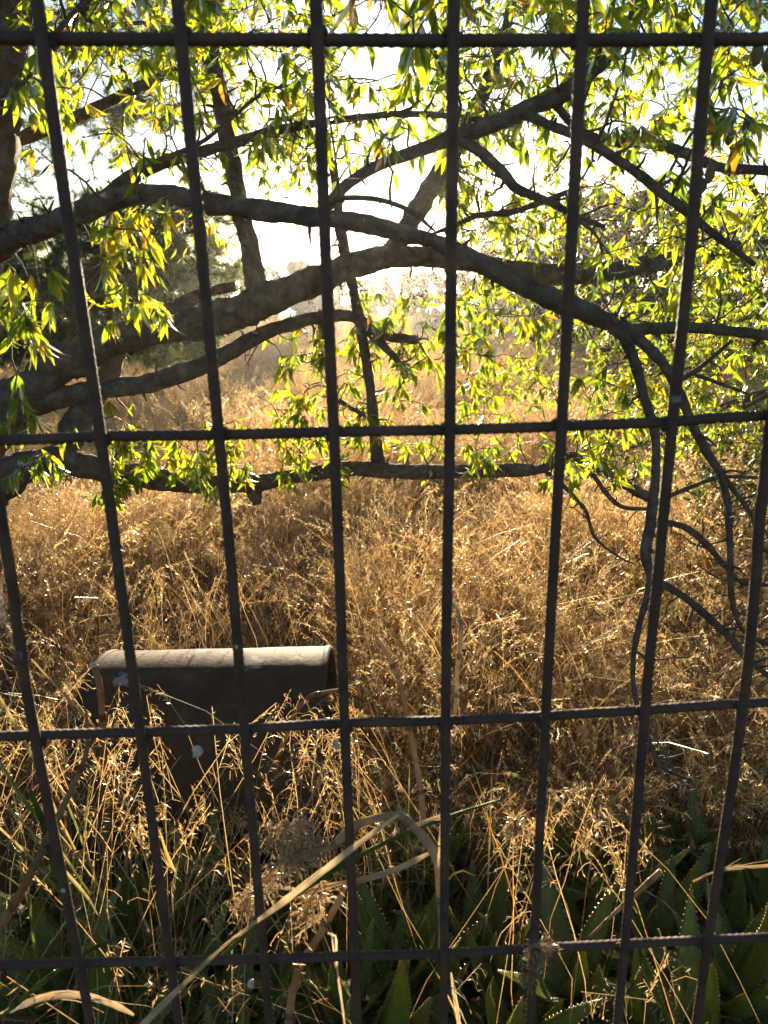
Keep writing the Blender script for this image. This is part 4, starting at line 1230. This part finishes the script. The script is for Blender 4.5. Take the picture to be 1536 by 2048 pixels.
# ------------------------------------------------------------------ foreground reeds, straws and stalks
def reed(name, label, cat, parts):
    """parts: (part name, px polyline with width px and depth, kind, tone, material)"""
    A0 = [limb_from_px(p[1]) for p in parts]
    b = A0[0][np.argmin(A0[0][:, 2]), :3].copy()
    e = empty(name, b) if len(parts) > 1 else None
    for (pn, pts, kind, tone, m), A in zip(parts, A0):
        S = spline(A, .012)
        mb = MB()
        t = np.linspace(0, 1, len(S))
        tn = tone + .10 * np.sin(t * 9 + len(pts)) + rng.normal(size=len(S)) * .03
        if kind == 'stem':
            wob = 1 + .05 * rng.normal(size=len(S))
            tube(mb, S[:, :3], S[:, 3] * wob, 8, tone=tn)
            for nd in np.arange(.2, 1, .3):
                k = int(nd * (len(S) - 1))
                if 0 < k < len(S) - 2: tube(mb, S[k:k + 2, :3], S[k, 3] * 1.12, 8, tone=tone - .15)
        else:
            tw = np.linspace(0, rng.uniform(-.7, .7), len(S))
            side = _ri[None] * np.cos(tw)[:, None] + _up[None] * np.sin(tw)[:, None]
            # the strip's face is turned roughly to the view, its fold runs along the midrib
            T = np.gradient(S[:, :3], axis=0); V_ = S[:, :3] - CAM
            sd = np.cross(T, V_); sd /= np.linalg.norm(sd, axis=1)[:, None] + 1e-9
            ph = rng.uniform(0, 6)
            rag = .54 * (1 + .16 * np.sin(t * 23 + ph) * np.sin(t * 9 + ph) + .07 * rng.normal(size=len(S)))
            curl = sd + .45 * side + .25 * np.sin(t * 7 + ph)[:, None] * np.cross(sd, V_ / np.linalg.norm(V_, axis=1)[:, None])
            ribbon(mb, S[:, :3], S[:, 3] * rag, curl, fold=.5, tone=tn)
            for _ in range(int(S[:, 3].max() * 900)):           # split fibres peeling off the edge
                k = rng.integers(1, max(2, len(S) - 6)); m_ = min(len(S), k + rng.integers(4, 9))
                off = sd[k:m_] * (S[k:m_, 3:4] * rag[k:m_, None] * rng.choice([-1, 1])) + rng.normal(size=3) * np.linspace(0, .006, m_ - k)[:, None]
                ribbon(mb, S[k:m_, :3] + off, np.linspace(.0007, .0002, m_ - k), curl[k:m_], fold=.2, tone=tn[k:m_] + .1)
        o = mb.build(pn if e else name, m, e)
    if e is None: e = o
    tag(e, label, cat)
    return e


def seed_head(parent, pts, n, spread, ln, tone, m=None, curl=False):
    """fluffy dry panicle along a px polyline"""
    S = spline(limb_from_px(pts), .01); mb = MB()
    tube(mb, S[:, :3], .0010, 5, tone=tone - .2)
    V = []; F = []; to = []
    for q in range(n):
        k = rng.integers(0, len(S)); p = S[k, :3]
        d = rng.normal(size=3) + np.array([0, 0, -.5]); d /= np.linalg.norm(d)
        l1 = spread * rng.uniform(.3, 1.0)
        e = p + d * l1 + np.array([0, 0, -.3 * l1])
        md = (p + e) / 2 + rng.normal(size=3) * l1 * (.35 if curl else .12)
        ribbon(mb, np.array([p, md, e]), .0004, rng.normal(size=3), tone=tone)
        for s_ in range(3):
            d2 = d * .6 + rng.normal(size=3) * .6 + np.array([0, 0, -.5]); d2 /= np.linalg.norm(d2)
            pp = md * (1 - s_ / 2) + e * (s_ / 2)
            x = np.cross(d2, rng.normal(size=3)); x /= np.linalg.norm(x); L_ = ln * rng.uniform(.7, 1.2)
            b = len(V); V += [pp, pp + d2 * L_ * .4 + x * .0013, pp + d2 * L_, pp + d2 * L_ * .4 - x * .0013]; F.append((b, b + 1, b + 2, b + 3))
            tt = np.clip(tone + rng.uniform(-.15, .2), 0, 1); to += [tt] * 4
    mb.add(np.array(V), None, F, tone=to)
    o = mb.build('seed_head', m or M_STRAW, parent, False); o['kind'] = 'stuff'
    return o


b = reed('bent_reed', 'bent dry reed with a fluffy brown head and a folded stalk behind the grille', 'reed',
         [('stalk', [(886, 1912, 20, .76), (886, 1860, 18, .765), (882, 1790, 20, .77), (878, 1730, 22, .775), (862, 1695, 20, .78), (832, 1658, 17, .785), (795, 1630, 14, .79), (740, 1640, 16, .80), (700, 1658, 18, .81), (668, 1690, 16, .82), (620, 1705, 10, .83), (560, 1720, 6, .84)], 'stem', .55, M_STRAW),
          ('leaf', [(862, 1704, 12, .785), (800, 1735, 24, .79), (740, 1755, 20, .80), (680, 1768, 13, .81), (600, 1778, 12, .82), (540, 1772, 8, .83)], 'leaf', .5, M_STRAW),
          ('leaf', [(825, 1652, 12, .79), (860, 1640, 14, .79), (888, 1630, 12, .79)], 'leaf', .6, M_STRAW)])
seed_head(b, [(650, 1690, 8, .82), (600, 1700, 8, .83), (560, 1720, 8, .84), (520, 1770, 8, .84), (490, 1800, 6, .84)], 260, .035, .011, .42)
seed_head(b, [(640, 1770, 8, .81), (620, 1800, 8, .82), (612, 1830, 8, .82)], 90, .03, .012, .38)
seed_head(b, [(560, 1690, 8, .835), (550, 1660, 8, .84), (610, 1640, 6, .84)], 120, .032, .011, .45)
b = reed('reed_leaf', 'long pale straw coloured reed leaf slanting across the uprights of the grille', 'reed',
     [('blade', [(796, 1630, 8, .75), (760, 1655, 16, .68), (700, 1700, 21, .665), (630, 1755, 23, .655), (560, 1808, 20, .65), (500, 1852, 12, .645), (450, 1890, 11, .64), (400, 1938, 15, .63), (350, 1985, 20, .625), (290, 2045, 22, .62), (230, 2105, 18, .615)], 'leaf', .58, M_STRAW)])
reed('reed_stalk', 'stout grey brown dry stalk rising from the aloes to the reed bend', 'reed',
     [('stalk', [(575, 2090, 18, .86), (582, 2000, 16, .86), (600, 1935, 17, .86), (630, 1885, 16, .86), (665, 1825, 15, .86), (690, 1775, 10, .86)], 'stem', .36, M_STRAW),
      ('leaf', [(660, 1800, 14, .85), (640, 1803, 14, .85), (645, 1830, 12, .85), (620, 1850, 10, .85), (590, 1875, 6, .85)], 'leaf', .5, M_STRAW)])
reed('dry_straw', 'thin bleached blade with a hooked top beside the stout dry stalk', 'straw',
     [('blade', [(692, 2080, 9, .75), (684, 2010, 9, .75), (676, 1950, 8, .75), (672, 1900, 10, .75), (670, 1872, 8, .75), (655, 1866, 6, .75)], 'leaf', .85, M_STRAW)])
reed('dry_straw', 'pinkish pale blade standing against the middle upright of the grille', 'straw',
     [('blade', [(878, 1735, 14, .745), (884, 1640, 15, .745), (888, 1560, 15, .745), (892, 1490, 12, .745), (896, 1430, 5, .745)], 'leaf', .66, M_STRAW)])
reed('dry_straw', 'white dry blade hanging below the lowest cross rod by the middle upright', 'straw',
     [('blade', [(902, 1945, 5, .78), (908, 1985, 14, .78), (916, 2030, 16, .78), (918, 2090, 12, .78)], 'leaf', .9, M_STRAW)])
reed('dry_stick', 'straight grey stick slanting through the aloe leaves', 'stick',
     [('stick', [(1180, 1873, 5, .98), (1225, 1830, 7, .98), (1275, 1785, 10, .98), (1322, 1742, 12, .98)], 'stem', .36, M_STRAW)])
reed('dry_straw', 'long dry blade lying level over the aloes by the last uprights', 'straw',
     [('blade', [(1386, 1764, 8, 1.0), (1430, 1744, 9, 1.0), (1480, 1736, 12, 1.0), (1560, 1730, 13, 1.0)], 'leaf', .5, M_STRAW)])
reed('brown_stake', 'thin rusty brown stake standing upright beside the pipe', 'stake',
     [('stake', [(216, 1800, 15, 1.3), (213, 1700, 15, 1.3), (209, 1560, 14, 1.3), (205, 1440, 13, 1.3), (199, 1370, 14, 1.3), (188, 1336, 12, 1.3)], 'stem', .12, M_STRAW)])
reed('straw_stalk', 'broad brown straw stalk leaning between the first uprights of the grille', 'straw',
     [('stalk', [(-20, 1890, 18, .84), (30, 1805, 17, .85), (70, 1730, 16, .86), (108, 1650, 14, .87), (145, 1575, 12, .88), (165, 1530, 11, .89), (175, 1490, 9, .9), (172, 1420, 5, .92)], 'stem', .25, M_STRAW)])
reed('straw_stalk', 'dull green brown stalk crossing behind the first upright', 'straw',
     [('stalk', [(135, 1800, 14, .88), (120, 1760, 20, .88), (104, 1700, 20, .88), (88, 1650, 14, .88), (60, 1580, 9, .88)], 'stem', .22, M_GREENSTEM)])
reed('arched_straw', 'arched straw blade near the ground under the lowest cross rod', 'straw',
     [('blade', [(-10, 2035, 12, .74), (40, 2012, 20, .735), (90, 1995, 22, .73), (140, 1990, 24, .73), (190, 1996, 22, .735), (240, 2014, 18, .74), (268, 2030, 8, .745)], 'leaf', .62, M_STRAW)])
reed('green_stem', 'thin green grass stem slanting behind the long reed leaf', 'grass stem',
     [('stem', [(430, 1925, 9, .81), (520, 1845, 9, .81), (600, 1785, 9, .81), (700, 1722, 9, .81), (800, 1672, 8, .82), (900, 1632, 6, .83), (1000, 1600, 4, .84)], 'stem', .3, M_GREENSTEM)])
reed('green_stem', 'thin green grass stem low under the lowest cross rod', 'grass stem',
     [('stem', [(-10, 2045, 9, .72), (60, 1985, 10, .72), (85, 1965, 12, .72), (140, 1925, 8, .72), (200, 1890, 7, .73), (260, 1870, 4, .74)], 'stem', .35, M_GREENSTEM)])
for q, (lab, pts) in enumerate([('yellow green straw blade crossing beside the brown stake', [(62, 1318, 5, 1.05), (100, 1360, 7, 1.05), (150, 1412, 10, 1.05), (190, 1455, 8, 1.05), (215, 1480, 6, 1.05)]),
                  ('tall yellow blade leaning at the outermost upright', [(-10, 1380, 10, 1.0), (30, 1450, 12, 1.0), (62, 1510, 10, 1.0), (100, 1600, 8, 1.0), (150, 1700, 8, 1.0)]),
                  ('tall green and yellow blade leaning into the aloes', [(-10, 1510, 12, .95), (40, 1590, 14, .95), (80, 1640, 14, .95), (120, 1700, 10, .95), (180, 1790, 8, .95)]),
                  ('orange straw blade fanning down across the first upright', [(-10, 1590, 8, .9), (50, 1650, 9, .9), (100, 1710, 12, .9), (170, 1790, 12, .9), (195, 1830, 5, .9)]),
                  ('short yellow blade beside the second upright of the grille', [(318, 1660, 6, .95), (330, 1700, 13, .95), (345, 1735, 10, .95), (352, 1745, 4, .95)])]):
    reed('grass_straw', lab, 'straw', [('blade', pts[::-1] if pts[0][1] < pts[-1][1] else pts, 'leaf', .95 - .3 * (q == 2), M_GREENSTEM)])
reed('curved_stem', 'grey curved dead stem in the golden grass between the pipe and the middle upright', 'stem',
     [('stem', [(850, 1660, 11, 1.5), (838, 1560, 11, 1.5), (818, 1450, 11, 1.5), (800, 1370, 10, 1.5), (775, 1310, 9, 1.5), (735, 1250, 5, 1.5)], 'stem', .45, M_STRAW)])
reed('curved_stem', 'bleached thin stem curling in the grass beside the middle upright', 'stem',
     [('stem', [(910, 1430, 8, 1.5), (915, 1340, 8, 1.5), (922, 1270, 8, 1.5), (918, 1230, 6, 1.5), (905, 1205, 4, 1.5)], 'stem', .75, M_STRAW)])
reed('curved_stem', 'dark bent stem arching over the open end of the pipe', 'stem',
     [('stem', [(545, 1560, 9, 1.45), (575, 1460, 10, 1.45), (610, 1400, 10, 1.45), (650, 1385, 8, 1.46), (690, 1378, 5, 1.47)], 'stem', .2, M_STRAW)])
b = reed('dry_seed_clump', 'curly dry seed clump caught on the lowest cross rod of the grille', 'seed head', [('stalk', [(1065, 1960, 4, .70), (1068, 1915, 5, .695), (1090, 1890, 4, .70)], 'stem', .4, M_STRAW), ('bract', [(1060, 1895, 10, .695), (1085, 1888, 16, .69), (1108, 1900, 6, .69)], 'leaf', .45, M_STRAW)])
seed_head(b, [(1095, 1888, 6, .70), (1070, 1900, 6, .69), (1068, 1930, 6, .69), (1060, 1955, 5, .69)], 170, .016, .007, .30, curl=True)
b = reed('thistle_head', 'dried brown thistle head above the aloes', 'seed head', [('stalk', [(1040, 1760, 5, 1.1), (1034, 1700, 5, 1.1), (1030, 1640, 6, 1.1)], 'stem', .35, M_STRAW)] + [('bract', [(1030, 1645, 6, 1.1), (1030 + dx_, 1640 + dy_, 8, 1.1), (1030 + dx_ * 1.8, 1648 + dy_ * 2, 3, 1.1)], 'leaf', .45, M_STRAW) for dx_, dy_ in ((-14, -12), (12, -14), (16, 6), (-12, 10))])
seed_head(b, [(1020, 1650, 6, 1.1), (1035, 1640, 6, 1.1), (1045, 1665, 6, 1.1)], 90, .02, .010, .36)

# near straws: drooping panicles in front of the pipe and over the aloes
mb = MB(); r = random.Random(77)
for (x0, x1, y0, y1, Y0, Y1, n) in [(220, 660, 1400, 1600, 1.2, 1.47, 46), (190, 690, 1110, 1235, 2.15, 2.9, 110), (150, 280, 1330, 1500, 1.35, 1.5, 16), (600, 700, 1370, 1540, 1.35, 1.5, 30), (0, 330, 1350, 1700, 1.1, 1.7, 80), (280, 640, 1560, 1740, 1.0, 1.5, 70), (1010, 1280, 1580, 1690, 1.0, 1.4, 34), (0, 620, 1760, 2000, .82, 1.05, 30), (700, 1536, 1560, 1630, 1.4, 1.7, 50), (900, 1536, 1800, 2040, .85, 1.1, 6)]:
    for _ in range(n):
        tip = at(r.uniform(x0, x1), r.uniform(y0, y1), r.uniform(Y0, Y1))
        lean = r.uniform(.1, .6); az = r.uniform(0, 6.28)
        h = tip[2] - gz(tip[0], tip[1])
        if h < .12: continue
        h2 = h / (1 - .22 * lean)
        root = np.array([tip[0] - math.cos(az) * lean * h2, tip[1] - math.sin(az) * lean * h2, gz(tip[0], tip[1])])
        if tip[1] > 2.1 and root[1] < 2.13: root[1] = 2.13 + r.uniform(0, .2)
        if root[1] < .76: root[1] = .76 + r.uniform(0, .1)
        if abs(root[1] - PY) < PR + .02 and pl_ - .02 < root[0] < pr_ + .02: continue
        stalk(mb, root, h2, lean, az, r.choice([0, 0, 0, 1, 2]), r.uniform(.4, 1.0), r, wid=.0006, base=.22, sw=.66)
        if r.random() < .5: blade(mb, root, h2 * r.uniform(.5, 1.0), r.uniform(0, 6.28), r.uniform(.1, .6), wid=.0018)
for _ in range(420):                      # long bleached straws leaning every way in the field
    y = r.uniform(1.9, 5.0); x = r.uniform(-.58 * y - .5, .58 * y + .4)
    if pl_ - .05 < x < pr_ + .05 and y < 2.9: continue
    stalk(mb, np.array([x, y, gz(x, y)]), r.uniform(.4, .66), r.uniform(.5, 1.3), r.gauss(0 if x > 0 else 3.0, 1.2), r.choice([1, 2, 0]), r.uniform(.7, 1.0), r, wid=.0011, base=.25)
    if r.random() < .5: blade(mb, np.array([x, y, gz(x, y)]), r.uniform(.4, .7), r.uniform(0, 6.28), r.uniform(.5, .8), wid=.0026)
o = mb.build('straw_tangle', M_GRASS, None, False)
tag(o, 'thin dry straws with drooping panicles tangled over the aloes, round the pipe and in the field', 'grass', kind='stuff')
# green blades at the edge of the grass on the right and at the bare twigs
mb = MB()
for (x0, x1, y0, y1, Y0, Y1, n) in [(1290, 1536, 1080, 1350, 2.4, 3.2, 160), (0, 300, 1500, 1800, 1.0, 1.5, 26), (700, 1250, 1560, 1700, 1.35, 1.7, 50)]:
    for _ in range(n):
        p = at(rnd.uniform(x0, x1), rnd.uniform(y0, y1), rnd.uniform(Y0, Y1)); h = max(.15, p[2])
        blade(mb, np.array([p[0], p[1], gz(p[0], p[1])]), h * 1.3, rnd.uniform(0, 6.28), rnd.uniform(.1, .9), wid=.0026)
o = mb.build('green_blades', M_GREENSTEM, None, False)
tag(o, 'scattered green grass blades among the straw', 'grass', kind='stuff')


# ------------------------------------------------------------------ snails
def snail_mesh():
    mb = MB()
    t = np.linspace(0, 3.3 * 2 * math.pi, 90)
    r = np.exp(-.155 * (t))                       # from the mouth inwards
    C = np.stack([np.cos(t) * r * .55, np.sin(t) * r * .55, .55 * (1 - r)], 1)
    tube(mb, C, r * .47, 10, tint=.5)
    return mb.data('shell', M_SHELL)


SN = snail_mesh()
SNS = .82
SNAILS = [(400, 1482, .7, .0115, 'white snail shell hanging under the cross rod in front of the pipe', 'f'), (676, 1474, .7, .0090, 'greyish snail shell at the crossing of the third upright and the cross rod', 'f'),
          (134, 1763, .7, .0045, 'tiny snail on the first upright above the lowest cross rod', 'f'), (185, 1331, 1.29, .012, 'snail shell on the bent tip of the brown stake', 'n'),
          (506, 1947, .7, .0085, 'pale snail shell under the lowest cross rod by the reed leaf', 'f'), (476, 1282, .7, .0035, 'tiny white snail on the second upright above the pipe', 'f'),
          (248, 843, 2.1, .009, 'sunlit white snail on the leafy twig over the lowest limb', 'n'), (1512, 1202, .7, .0032, 'tiny pale snail high on the last upright', 'f')]
for (px, py, Y, s_, lab, mode) in SNAILS:
    s_ *= SNS
    c = onfence(px, py) - FN * (RB * 2 + s_ * .45) if mode == 'f' else at(px, py, Y)
    o = obj('snail', SN)
    d = Vector((rnd.uniform(-.5, .5), -.8, rnd.uniform(-.2, .6)))
    o.matrix_basis = Matrix.Translation(Vector(c)) @ d.to_track_quat('Z', 'Y').to_matrix().to_4x4() @ Matrix.Rotation(rnd.uniform(0, 6), 4, 'Z') @ Matrix.Diagonal((s_, s_, s_, 1))
    tag(o, lab, 'snail')

# ------------------------------------------------------------------ golden evening haze over the field
hz, hnt = mat('evening_haze')
pv = hnt.nodes.new('ShaderNodeVolumePrincipled')
pv.inputs['Color'].default_value = (.96, .93, .88, 1)
pv.inputs['Density'].default_value = .0009
pv.inputs['Anisotropy'].default_value = .76
ho = hnt.nodes.new('ShaderNodeOutputMaterial'); hnt.links.new(pv.outputs[0], ho.inputs['Volume'])
X0, X1, Y0, Y1, Z0, Z1 = -620, 620, -20, 920, -1.1, 7.5
hv = [(x, y, z) for z in (Z0, Z1) for y in (Y0, Y1) for x in (X0, X1)]
hq = [(0, 2, 3, 1), (4, 5, 7, 6), (0, 1, 5, 4), (2, 6, 7, 3), (0, 4, 6, 2), (1, 3, 7, 5)]
hme = bpy.data.meshes.new('haze'); hme.from_pydata(hv, [], hq); hme.materials.append(hz)
tag(obj('haze', hme), 'thin golden evening haze hanging over the whole field', 'haze', kind='stuff')
cy.volume_bounces = 0
